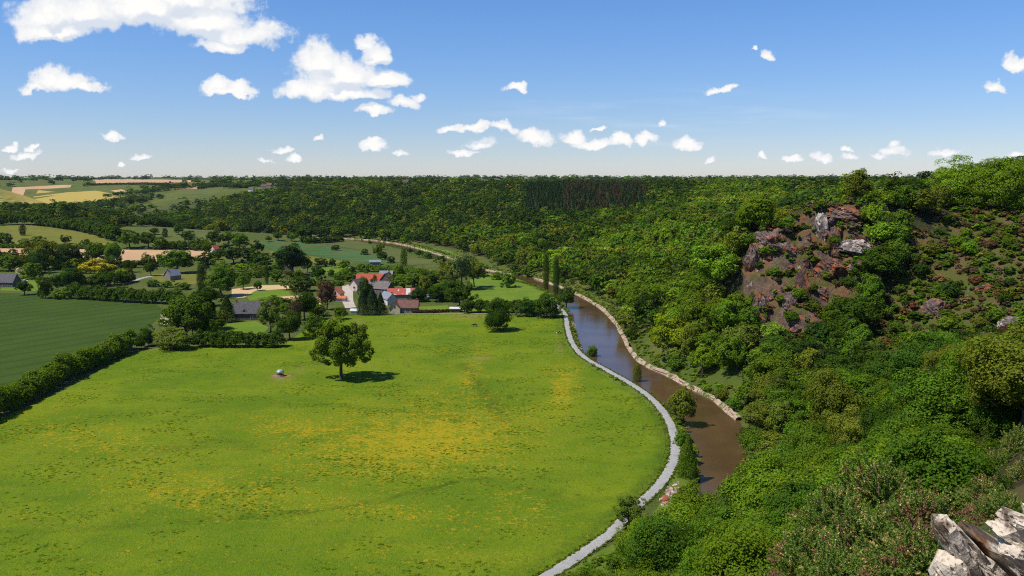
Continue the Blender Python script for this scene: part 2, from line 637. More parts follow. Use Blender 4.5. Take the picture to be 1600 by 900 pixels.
M['shingle'] = shingle_mat()
M['bankgrass'] = field_mat('bank_grass', (0.085, 0.135, 0.016), (0.12, 0.155, 0.022), 0.2, fine=0.9)
M['crop'] = field_mat('young_wheat', (0.040, 0.070, 0.010), (0.048, 0.082, 0.012), 0.04, (0.55, 12.0), 1.2, rowamt=0.35)
M['pasture'] = field_mat('bright_pasture', (0.10, 0.165, 0.016), (0.13, 0.19, 0.02), 0.06)
M['olive'] = field_mat('olive_pasture', (0.125, 0.135, 0.022), (0.155, 0.15, 0.03), 0.03, fine=0.25)
M['olive_dim'] = field_mat('rough_pasture', (0.085, 0.105, 0.028), (0.11, 0.12, 0.032), 0.03, fine=0.25)
M['tan'] = field_mat('bare_earth', (0.42, 0.26, 0.14), (0.47, 0.30, 0.165), 0.02, fine=0.12, c=(0.36, 0.24, 0.12))
M['gold'] = field_mat('ripening_field', (0.34, 0.27, 0.055), (0.38, 0.265, 0.075), 0.01, fine=0.06, c=(0.27, 0.25, 0.05))
M['teal'] = field_mat('cereal_field', (0.055, 0.115, 0.035), (0.075, 0.125, 0.04), 0.02, (1.1, 18), 0.3)
M['sand'] = field_mat('sandy_yard', (0.50, 0.33, 0.16), (0.55, 0.39, 0.20), 0.1, fine=0.8)
M['yard'] = field_mat('concrete_yard', (0.40, 0.35, 0.27), (0.46, 0.40, 0.32), 0.1, fine=0.8)

# ------------------------------------------------------------------ ground sheet
def build_terrain():
    az_in = np.linspace(-36, 36, 470)
    az_out = np.concatenate([np.linspace(-180, -37, 60), az_in, np.linspace(37, 180, 60)])
    az = np.radians(az_out)
    rad = np.concatenate([np.geomspace(0.6, 30, 50)[:-1], np.geomspace(30, 130, 60)[:-1], np.linspace(130, 460, 190)[:-1], np.geomspace(460, 1700, 170)[:-1], np.geomspace(1700, 14500, 70)])
    A, Rr = np.meshgrid(az, rad)
    X, Y = Rr * np.sin(A), Rr * np.cos(A)
    Z = zt(X.ravel(), Y.ravel()).reshape(X.shape)
    _, d, dist = z_base(X, Y)
    sp, he = rockmask(X, Y, Z, d)
    forest = sstep(16, 24, d) * (1 - sstep(1500, 2200, dist))
    he = np.maximum(he, (dist < 45) * 1.0)
    zone = np.stack([forest, sp, he, np.ones_like(sp)], -1).reshape(-1, 4)
    nr, nc = X.shape
    idx = np.arange(nr * nc).reshape(nr, nc)
    F = np.stack([idx[:-1, :-1], idx[:-1, 1:], idx[1:, 1:], idx[1:, :-1]], -1).reshape(-1, 4)
    V = np.stack([X, Y, Z], -1).reshape(-1, 3)
    # centre cap
    V = np.vstack([V, [[0, 0, zs(0.0, 0.05)]]])
    zone = np.vstack([zone, [[1, 0, 0, 1]]])
    me = mesh_np('ground', V, F[:, ::-1], M['terrain'], True, attrs={'zone': zone})
    tag(link('ground', me), kind='structure')


build_terrain()


def drape(name, poly, mat, off=0.35, step=25.0, cover=None, pix=True, flatz=None):
    """a field lying on the ground: polygon cut to a grid and laid on the terrain"""
    P = [hit(*p)[:2] for p in poly] if pix else [np.asarray(p, float) for p in poly]
    P = np.array(P)
    bm = bmesh.new()
    bm.faces.new([bm.verts.new((p[0], p[1], 0)) for p in P])
    lo, hi = P.min(0), P.max(0)
    for ax in (0, 1):
        for g in np.arange(lo[ax] + step * 0.5, hi[ax], step):
            co = [0, 0, 0]
            no = [0, 0, 0]
            co[ax] = g
            no[ax] = 1
            bmesh.ops.bisect_plane(bm, geom=bm.verts[:] + bm.edges[:] + bm.faces[:], plane_co=co, plane_no=no)
    bmesh.ops.triangulate(bm, faces=[f for f in bm.faces if len(f.verts) > 4])
    bm.normal_update()
    for f in bm.faces:
        if f.normal.z < 0:
            f.normal_flip()
    xy = np.array([v.co[:2] for v in bm.verts])
    zz = np.full(len(xy), flatz) if flatz is not None else zt(xy[:, 0], xy[:, 1], False) + off
    for v, z in zip(bm.verts, zz):
        v.co.z = z
    me = bpy.data.meshes.new(name)
    bm.to_mesh(me)
    bm.free()
    me.materials.append(mat)
    if cover is not None:
        a = me.attributes.new('cover', 'FLOAT_COLOR', 'POINT')
        a.data.foreach_set('color', cover(xy).astype(np.float32).ravel())
    return tag(link(name, me), kind='structure')


# meadow in the river loop
def meadow_cover(xy):
    px, py, _ = project(xy[:, 0], xy[:, 1], np.zeros(len(xy)))
    f = np.zeros(len(xy))
    for cx, cy, rx, ry, ang, w in [(650, 690, 230, 66, 6, 0.92), (480, 672, 120, 30, -4, .75), (880, 610, 32, 60, -22, 0.8), (735, 585, 26, 65, -20, .65), (700, 625, 130, 35, 0, .55),
                                   (330, 770, 250, 50, -4, .62), (150, 690, 210, 46, -8, .58), (600, 800, 400, 26, -5, .52), (820, 800, 80, 40, -20, .55),
                                   (860, 575, 40, 20, 0, .4), (700, 870, 260, 28, 0, .38), (250, 865, 260, 25, 0, .3), (560, 570, 60, 20, 0, .3), (100, 820, 150, 30, 0, .3)]:
        a = R(ang)
        dx, dy = px - cx, py - cy
        u, v = dx * math.cos(a) - dy * math.sin(a), dx * math.sin(a) + dy * math.cos(a)
        f = np.maximum(f, w * np.exp(-((u / rx) ** 2 + (v / ry) ** 2) * 0.9))
    f = np.maximum(f * 0.92, 0.06 + 0.26 * fbm(xy[:, 0] / 45, xy[:, 1] / 45, 0, 91, 3))
    dk = np.zeros(len(xy))

    def line(p, w, s):
        nonlocal dk
        P = np.array([flat(*q) for q in p])
        dd = np.abs(seg_dist(xy[:, 0], xy[:, 1], P)[0])
        dk = np.maximum(dk, s * np.exp(-(dd / w) ** 2))
    line([(380, 808), (480, 800), (560, 790), (640, 772), (720, 752), (780, 748)], 1.0, 1.0)
    line([(780, 755), (850, 770), (900, 782)], 0.9, .7)
    line([(0, 832), (140, 826), (300, 815), (380, 808)], 1.4, .55)
    line([(725, 570), (745, 595), (770, 635), (790, 660)], 2.2, .9)
    line([(500, 632), (600, 640), (720, 652)], 1.8, .6)
    line([(330, 690), (250, 705)], 3.0, .6)
    line([(300, 700), (360, 690), (420, 705)], 3.0, .5)
    for k in range(9):          # faint lines left by the mower
        y0 = 620 + 32 * k
        line([(60 - 20 * k, y0 + 40), (300, y0 + 18), (560, y0), (800, y0 - 6 + 2 * k), (960, y0 + 6)], 0.8, 0.22)
    P = PATH[2:]
    dd = np.abs(seg_dist(xy[:, 0], xy[:, 1], P)[0])
    dk = np.maximum(dk, 0.75 * np.exp(-((dd - 3.0) / 2.0) ** 2))
    br = np.zeros(len(xy))
    for cx, cy, rx, ry, w in [(735, 495, 30, 4, .7), (750, 560, 16, 3, .8), (875, 540, 4, 12, .6), (440, 590, 14, 5, 1.0), (470, 577, 8, 6, .5), (235, 545, 16, 3, .6), (560, 505, 8, 8, .7), (505, 545, 12, 20, .3)]:
        br = np.maximum(br, w * np.exp(-((px - cx) / rx) ** 2 - ((py - cy) / ry) ** 2))
    return np.stack([f, dk, br, np.ones_like(f)], -1)


pl = [p for p in catmull(PATH, 4)]
mead = [(-330., 60.), (-330., 262.)] + [tuple(flat(*p)) for p in [(0, 655), (100, 610), (205, 552), (250, 543), (330, 541), (440, 541), (470, 520), (500, 500), (560, 492), (720, 491), (875, 493)]]
mead += [tuple(p + np.array((-1.2, 0))) for p in pl[8:]] + [(-90., 80.)]
drape('meadow', mead, M['meadow'], step=2.6, cover=meadow_cover, pix=False, flatz=0.06)
drape('crop_field', [(-70, 455), (100, 461), (240, 473), (258, 486), (222, 522), (192, 538), (0, 606), (-120, 640)], M['crop'], flatz=0.05)
drape('pasture', [(735, 436), (752, 430), (800, 438), (840, 450), (862, 462), (868, 470), (850, 484), (733, 488), (730, 470)], M['pasture'], flatz=0.05)
drape('pasture', [(640, 382), (700, 392), (745, 408), (775, 420), (745, 417), (690, 398)], M['pasture'], off=0.12, step=30)
drape('tan_field', [(-60, 383), (30, 385), (200, 391), (332, 392), (326, 402), (270, 409), (190, 414), (120, 402), (-60, 400)], M['tan'])
drape('olive_field', [(-60, 352), (40, 352), (80, 356), (130, 364), (182, 377), (186, 383), (120, 386), (-60, 386)], M['olive'])
drape('olive_field', [(190, 356), (280, 356), (345, 362), (350, 375), (250, 378), (200, 368)], M['olive_dim'])
drape('golden_field', [(-60, 298), (60, 297), (150, 298), (185, 304), (205, 310), (207, 316), (160, 321), (100, 323), (50, 321), (-60, 316)], M['gold'])
drape('green_field', [(55, 322), (100, 324), (165, 321), (200, 319), (190, 332), (130, 340), (90, 336)], M['olive_dim'])
drape('tan_field', [(145, 281), (200, 280), (310, 282), (308, 285), (220, 286), (150, 287)], M['tan'])
drape('tan_field', [(262, 292), (290, 288), (310, 288), (308, 295), (270, 296)], M['tan'])
drape('tan_field', [(-40, 293), (20, 293), (100, 289), (112, 289), (110, 293), (40, 296), (-40, 297)], M['tan'])
drape('tan_field', [(173, 298), (190, 296), (207, 302), (190, 303)], M['tan'])
drape('pasture', [(275, 298), (330, 293), (350, 295), (340, 303), (280, 305)], M['olive_dim'])
drape('cereal_field', [(400, 378), (440, 375), (500, 382), (560, 392), (625, 410), (600, 413), (560, 409), (500, 400), (430, 392)], M['teal'], off=0.12, step=30)
drape('olive_field', [(440, 373), (560, 373), (640, 390), (690, 406), (720, 415), (640, 414), (560, 390), (500, 380)], M['olive_dim'], off=0.08, step=30)
drape('olive_field', [(420, 392), (500, 402), (555, 411), (500, 412), (430, 402)], M['olive'], off=0.08, step=30)
drape('pasture', [(500, 417), (550, 416), (550, 428), (505, 428)], M['pasture'], off=0.08)
drape('pasture', [(390, 355), (440, 354), (432, 360), (395, 361)], M['pasture'])
drape('pasture', [(230, 428), (350, 428), (352, 442), (250, 446)], M['olive'], off=0.08)
drape('garden_lawn', [(10, 440), (60, 436), (75, 444), (55, 455), (0, 454)], M['pasture'], flatz=0.06)
drape('garden_lawn', [(643, 480), (700, 477), (704, 487), (640, 490)], M['pasture'], flatz=0.06)
drape('garden_lawn', [(340, 506), (400, 502), (420, 512), (400, 535), (330, 535)], M['pasture'], flatz=0.06)
drape('sandy_yard', [(436, 464), (470, 461), (502, 466), (500, 480), (468, 478)], M['sand'], flatz=0.07)
drape('sandy_yard', [(362, 452), (408, 446), (450, 445), (452, 451), (398, 455), (382, 465), (362, 466)], M['sand'], flatz=0.07)
drape('concrete_yard', [(535, 446), (551, 444), (552, 470), (556, 480), (540, 482), (534, 470)], M['yard'], flatz=0.07)
drape('pasture', [(380, 455), (450, 452), (455, 462), (390, 470)], M['pasture'], flatz=0.05)
drape('tan_field', [(1215, 279.5), (1330, 280), (1335, 282.5), (1220, 282.5)], M['tan'])
drape('tan_field', [(1240, 284), (1300, 284.6), (1300, 286.5), (1245, 286.5)], M['tan'])
drape('olive_field', [(1330, 282), (1420, 282), (1420, 284.5), (1335, 284.5)], M['olive'])
drape('tan_field', [(782, 289), (832, 287), (834, 291), (786, 294)], M['tan'])


def ribbon(name, P, w, z, mat, cross=None, step=2.5, jit=0.0):
    """strip along a line. cross: list of (offset to the left of travel, z)"""
    S = catmull(P, step)
    T = np.gradient(S, axis=0)
    T /= np.linalg.norm(T, axis=1)[:, None] + 1e-9
    Nn = np.stack([-T[:, 1], T[:, 0]], 1)
    cross = cross or [(-w / 2, z), (w / 2, z)]
    V = []
    for k, (o, zz) in enumerate(cross):
        jn = jit * fbm(S[:, 0] / 6, S[:, 1] / 6, k * 3.1, 40, 3) * (1 if k not in () else 0)
        q = S + Nn * (o + jn)[:, None] if np.ndim(jn) else S + Nn * o
        V.append(np.column_stack([q, np.full(len(S), zz) + (0.15 * jn if np.ndim(jn) else 0)]))
    m, n = len(cross), len(S)
    V = np.vstack(V)
    idx = np.arange(m * n).reshape(m, n)
    F = np.stack([idx[:-1, :-1], idx[:-1, 1:], idx[1:, 1:], idx[1:, :-1]], -1).reshape(-1, 4)
    return tag(link(name, mesh_np(name, V, F[:, ::-1], mat, True)), kind='structure')


# gravel path with a rounded camber, track along the far edge of the meadow
ribbon('gravel_path', PATH, 2.5, 0.1, M['gravel'], [(-1.3, 0.13), (-1.0, 0.19), (0, 0.22), (1.0, 0.19), (1.3, 0.13)], jit=0.22)
ribbon('farm_track', [flat(*p) for p in [(560, 491), (620, 491), (700, 490.5), (780, 490.5), (850, 491), (882, 492)]], 1.4, 0.16, M['gravel'], jit=0.3)
ribbon('farm_track', [flat(*p) for p in [(190, 444), (205, 440), (225, 434), (247, 430), (262, 428)]], 4.0, 0.09, M['gravel'], jit=0.4)
ribbon('farm_track', [flat(*p) for p in [(600, 418), (640, 419), (668, 422), (690, 430)]], 2.6, 0.16, M['sand'], jit=0.4)


def river():
    n = 260

    def res(P):
        s = np.r_[0, np.cumsum(np.linalg.norm(np.diff(P, axis=0), axis=1))]
        u = np.linspace(0, s[-1], n)
        return np.column_stack([np.interp(u, s, P[:, 0]), np.interp(u, s, P[:, 1])])
    a, b = res(RL_S), res(RR_S)
    V, m = [], 7
    for k in range(m):
        t = -0.08 + 1.16 * k / (m - 1)
        q = a * (1 - t) + b * t
        V.append(np.column_stack([q, np.full(n, -1.0)]))
    idx = np.arange(m * n).reshape(m, n)
    F = np.stack([idx[:-1, :-1], idx[:-1, 1:], idx[1:, 1:], idx[1:, :-1]], -1).reshape(-1, 4)
    tag(link('river_water', mesh_np('river_water', np.vstack(V), F, M['water'], True)), kind='structure')


river()
# travel runs from far to near, so "left of travel" is the hill side
ribbon('grassy_bank', RIVER_L, 0, 0, M['bankgrass'], [(-6.5, 0.03), (-4.0, 0.16), (-2.0, 0.02), (-0.6, -0.75), (0.3, -1.3), (1.4, -1.9)], jit=0.9)
ribbon('shingle_bank', RIVER_R[:7], 0, 0, M['shingle'], [(-1.6, -1.9), (-0.6, -1.15), (-0.1, -0.8), (0.15, -0.45), (0.4, -0.1), (0.7, 0.05)], jit=1.4)
ribbon('shingle_bank', RIVER_R[7:20], 0, 0, M['shingle'], [(-1.8, -1.9), (-0.7, -1.15), (0.0, -0.8), (0.4, -0.4), (0.8, -0.05), (1.2, 0.1)], jit=1.7)
ribbon('shingle_bank', [flat(*p) for p in [(897, 500), (899, 512), (903, 526), (909, 545)]], 0, 0, M['shingle'], [(-1.6, 0.0), (-0.6, -0.45), (0.3, -0.9), (1.0, -1.4)], jit=0.6)

# ================================================================== vegetation
def unit(v):
    return v / (np.linalg.norm(v, axis=-1, keepdims=True) + 1e-9)


def leaves_on(cl, rc, cdir, npl, leaf, g, flat_=0.85, up=0.30):
    """leaf faces on the shells of clumps: cl (n,3) centres, rc (n,) radii, cdir (n,3) outward directions"""
    n = len(cl)
    c = np.repeat(cl, npl, 0)
    r = np.repeat(rc, npl)
    cd = np.repeat(cdir, npl, 0)
    d = unit(g.normal(size=(n * npl, 3)))
    flip = (d * cd).sum(1) < -0.35
    d[flip] *= -1
    rr = r * (0.62 + 0.45 * g.random(n * npl))
    p = c + d * rr[:, None] * np.array([1, 1, flat_])
    nrm = unit(d * 0.9 + cd * 0.45 + g.normal(size=d.shape) * 0.42 + np.array([0, 0, up]))
    t = unit(np.cross(nrm, unit(g.normal(size=d.shape))))
    b = np.cross(nrm, t)
    s = leaf * (0.55 + 0.8 * g.random(n * npl))[:, None] * 0.5
    k = s * (0.6 + 0.3 * g.random(n * npl))[:, None]
    fold = nrm * s * 0.25
    V = np.stack([p - t * s - fold, p - b * k, p + t * s - fold, p + b * k], 1).reshape(-1, 3)
    F = np.arange(len(V)).reshape(-1, 4)
    return V, F


def crown(shape, seed, ncl, npl, leaf, W=8.0, H=10.0, zlo=0.14, rcs=1.0):
    g = np.random.default_rng(seed)
    if shape in ('round', 'bush', 'wide', 'loose'):
        if shape == 'bush':
            zlo = -0.15
        i = np.arange(ncl) + 0.5
        ph = i * 2.399963 + g.random(ncl) * 0.8
        cz = 1 - 1.72 * i / ncl
        cz = np.clip(cz + g.normal(size=ncl) * 0.07, -0.85, 1)
        sr = np.sqrt(1 - cz * cz)
        d = np.stack([sr * np.cos(ph), sr * np.sin(ph), cz], 1)
        lump = 1 + 0.42 * vnoise(d[:, 0] * 1.7 + seed, d[:, 1] * 1.7, d[:, 2] * 1.7, seed) + 0.22 * vnoise(d[:, 0] * 3.7 + seed, d[:, 1] * 3.7, d[:, 2] * 3.7, seed + 1)
        rad = g.uniform(0.55, 0.92, ncl) * lump
        if shape == 'loose':
            rad = g.uniform(0.35, 0.95, ncl) * lump
        cen = np.array([0, 0, (zlo + 1) / 2 * H])
        ax = np.array([W / 2, W / 2, (1 - zlo) / 2 * H])
        if shape == 'wide':
            cen[2] *= 0.98
        gap = vnoise(d[:, 0] * 2.6 + seed, d[:, 1] * 2.6, d[:, 2] * 2.6, seed + 2) < -0.40
        rad = np.where(gap, rad * 0.45, rad)
        p = cen + d * rad[:, None] * ax
        rc = g.uniform(0.085, 0.19, ncl) * W * rcs
        # a few inner clumps close the middle
        k = max(3, ncl // 7)
        d2 = unit(g.normal(size=(k, 3)))
        p = np.vstack([p, cen + d2 * 0.3 * ax])
        rc = np.r_[rc, np.full(k, 0.22 * W)]
        d = np.vstack([d, d2])
    elif shape == 'conifer':
        z = np.sort(g.random(ncl)) ** 0.9
        ph = np.arange(ncl) * 2.399963
        r = (1 - z) ** 0.85 * W / 2 * g.uniform(0.55, 0.95, ncl)
        d = unit(np.stack([np.cos(ph), np.sin(ph), 0.15 + 0 * z], 1))
        p = np.stack([np.cos(ph) * r, np.sin(ph) * r, (0.05 + 0.93 * z) * H], 1)
        rc = (0.07 + 0.13 * (1 - z)) * W * rcs
    else:  # column
        z = (np.arange(ncl) + g.random(ncl)) / ncl
        ph = np.arange(ncl) * 2.399963
        r = np.clip(np.sin(np.pi * (0.12 + 0.82 * z)), 0.1, 1) ** 0.6 * W / 2 * g.uniform(0.3, 0.75, ncl)
        d = unit(np.stack([np.cos(ph), np.sin(ph), 0.3 + 0 * z], 1))
        p = np.stack([np.cos(ph) * r, np.sin(ph) * r, (0.06 + 0.9 * z) * H], 1)
        rc = g.uniform(0.16, 0.26, ncl) * W * rcs
    V, F = leaves_on(p, rc, d, npl, leaf, g)
    V[:, 2] = np.maximum(V[:, 2], 0.02 * H)
    return V, F


def trunk(seed, W=8.0, H=10.0, rad=0.26, limbs=6, zt_=0.62):
    g = np.random.default_rng(seed + 999)
    hz = np.linspace(-0.06, zt_, 7) * H
    P = np.stack([0.02 * W * np.cumsum(g.normal(size=7)) * (hz > 0.5), 0.02 * W * np.cumsum(g.normal(size=7)) * (hz > 0.5), hz], 1)
    parts = [tube(P, rad * np.array([1.5, 1.05, 0.95, 0.82, 0.68, 0.5, 0.3]))]
    for i in range(limbs):
        k = g.integers(2, 6)
        a = 2 * math.pi * i / limbs + g.random()
        ln = W * g.uniform(0.22, 0.38)
        q = P[k]
        e = q + np.array([math.cos(a) * ln, math.sin(a) * ln, ln * g.uniform(0.5, 1.0)])
        m = (q + e) / 2 + np.array([0, 0, -0.08 * ln])
        parts.append(tube([q, m, e], rad * np.array([0.5, 0.34, 0.12]), 5))
    return join(parts)


TB = 1.55
TINT = dict(mid=(0.060, 0.116, 0.009), dark=(0.033, 0.069, 0.007), deep=(0.022, 0.048, 0.008), bright=(0.090, 0.160, 0.010), olive=(0.086, 0.115, 0.013), pale=(0.125, 0.148, 0.035),
            yellow=(0.20, 0.20, 0.014), copper=(0.075, 0.048, 0.022), conifer=(0.022, 0.045, 0.014), brown=(0.066, 0.052, 0.024), heather=(0.10, 0.076, 0.034), rust=(0.11, 0.068, 0.032), blossom=(0.50, 0.48, 0.40), lime=(0.135, 0.185, 0.016))

TINT = {k: tuple(c * TB for c in v) for k, v in TINT.items()}
print('templates')
TPL = {}


def tpl(shape, lod, k):
    key = (shape, lod, k)
    if key not in TPL:
        ncl, npl, leaf = {'near': (150, 170, 0.23), 'mid': (90, 85, 0.42), 'far': (40, 42, 0.8)}[lod]
        if shape in ('conifer', 'column'):
            ncl = int(ncl * 1.5)
            npl = int(npl * 0.6)
            leaf *= 0.8
        if shape == 'bush':
            ncl = int(ncl * 0.8)
        V, F = crown(shape, hash((shape, k)) % 1000 if False else (len(shape) * 37 + k * 11), ncl, npl, leaf)
        V2, F2 = trunk(k + len(shape), limbs=0 if shape in ('conifer', 'column', 'bush') else 6, zt_=0.8 if shape in ('conifer', 'column') else 0.6 if shape != 'bush' else 0.35,
                       rad=0.2 if shape in ('column', 'conifer', 'bush') else 0.27)
        TPL[key] = (mesh_np('crown', V, F, M['leaf']), mesh_np('trunk', V2, F2, M['bark'], True))
    return TPL[key]


def vary(c, amt=0.16):
    f = 1 + rng.normal() * amt
    h = rng.normal() * amt * 0.6
    return (max(c[0] * f * (1 + h), 0.004), max(c[1] * f, 0.005), max(c[2] * f * (1 - h), 0.003), 1.0)


def plant(name, label, cat, loc, w, h, shape, tint, lod=None, group=None, k=None, rz=None):
    D = math.hypot(loc[0], loc[1])
    lod = lod or ('near' if D < 150 else 'mid' if D < 520 else 'far')
    k = int(rng.integers(0, 4)) if k is None else k
    cm, tm = tpl(shape, lod, k)
    e = empty(name, loc, rng.random() * 6.28 if rz is None else rz)
    tag(e, label, cat, group)
    c = link('crown', cm, e)
    c.color = vary(TINT[tint]) if isinstance(tint, str) else tuple(tint) + (1.0,)
    tr = link('trunk', tm, e)
    sx1, sy1 = (rng.uniform(0.86, 1.14), rng.uniform(0.86, 1.14)) if name != 'heath_shrub' else (1, 1)
    if name == 'woodland_tree':
        c.rotation_euler = (rng.normal() * 0.12, rng.normal() * 0.12, 0)
    for o in (c, tr):
        o.scale = (w / 8.0 * sx1, w / 8.0 * sy1, h / 10.0)
    return e


def at_px(px, py):
    """ground point under a pixel and metres per pixel there"""
    p = hit(px, py)
    dep = CP * p[1] - SP * (p[2] - CAM_Z)
    return p, dep / FPX


def ptree(name, label, cat, px, py, hp, wp, shape, tint, group=None, lod=None):
    p, s = at_px(px, py)
    return plant(name, label, cat, (p[0], p[1], p[2] - 0.1), wp * s, hp * s * 1.03, shape, tint, lod, group)


# ---- the lone oak of the meadow, with its own crown
def lone_oak():
    p, s = at_px(533, 592)
    H, W = 96 * s, 98 * s
    g = np.random.default_rng(5)
    n = 130
    pts, dirs = [], []
    while len(pts) < n:
        d = unit(g.normal(size=3))
        r = g.uniform(0.45, 0.97)
        # crown outline: broad dome, fuller and lower on the right
        q = np.array([d[0] * W * 0.5, d[1] * W * 0.42, d[2] * H * 0.40]) * r + np.array([0, 0, H * 0.60])
        if q[2] < H * 0.24 + 0.05 * abs(q[0]):
            continue
        if q[2] > H * 0.72 and abs(q[0]) > W * 0.34:
            continue
        if vnoise(q[0] / 4.2, q[1] / 4.2, q[2] / 4.2, 77) < -0.58:
            continue
        pts.append(q)
        dirs.append(d)
    for q in [(W * 0.42, 0, H * 0.36), (W * 0.36, 2, H * 0.30), (W * 0.30, -2, H * 0.40), (-W * 0.40, 0, H * 0.36), (-W * 0.44, 1, H * 0.42), (0, 0, H * 0.96), (W * 0.46, 1, H * 0.45)]:
        pts.append(np.array(q, float))
        dirs.append(unit(np.array(q, float) - np.array([0, 0, H * 0.5])))
    V, F = leaves_on(np.array(pts), g.uniform(0.06, 0.098, len(pts)) * W, np.array(dirs), 150, 0.62, g)
    e = empty('oak_tree', (p[0], p[1], 0.0))
    tag(e, 'large lone oak with spreading crown and bare trunk standing in the open meadow', 'tree')
    c = link('crown', mesh_np('crown', V, F, M['leaf']), e)
    c.color = (0.118, 0.190, 0.015, 1)
    parts = [tube([(0, 0, -0.5), (0, 0, 0.6), (0.05, 0, H * 0.2), (0.1, 0, H * 0.4), (0, 0.2, H * 0.6), (0.2, 0, H * 0.8)], [0.95, 0.62, 0.52, 0.45, 0.3, 0.1], 10)]
    for i in range(11):
        a = i * 2.4
        z0 = H * (0.26 + 0.035 * i)
        ln = W * g.uniform(0.26, 0.42)
        parts.append(tube([(0.05, 0, z0), (math.cos(a) * ln * 0.5, math.sin(a) * ln * 0.42, z0 + ln * 0.18), (math.cos(a) * ln, math.sin(a) * ln * 0.8, z0 + ln * 0.35)], [0.26, 0.17, 0.06], 6))
    V, F = join(parts)
    link('trunk', mesh_np('trunk', V, F, M['bark'], True), e)


lone_oak()
ptree('dense_tree', 'dense dark round tree in the meadow with cows near its shade', 'tree', 777, 517, 51, 46, 'bush', 'dark', lod='near')

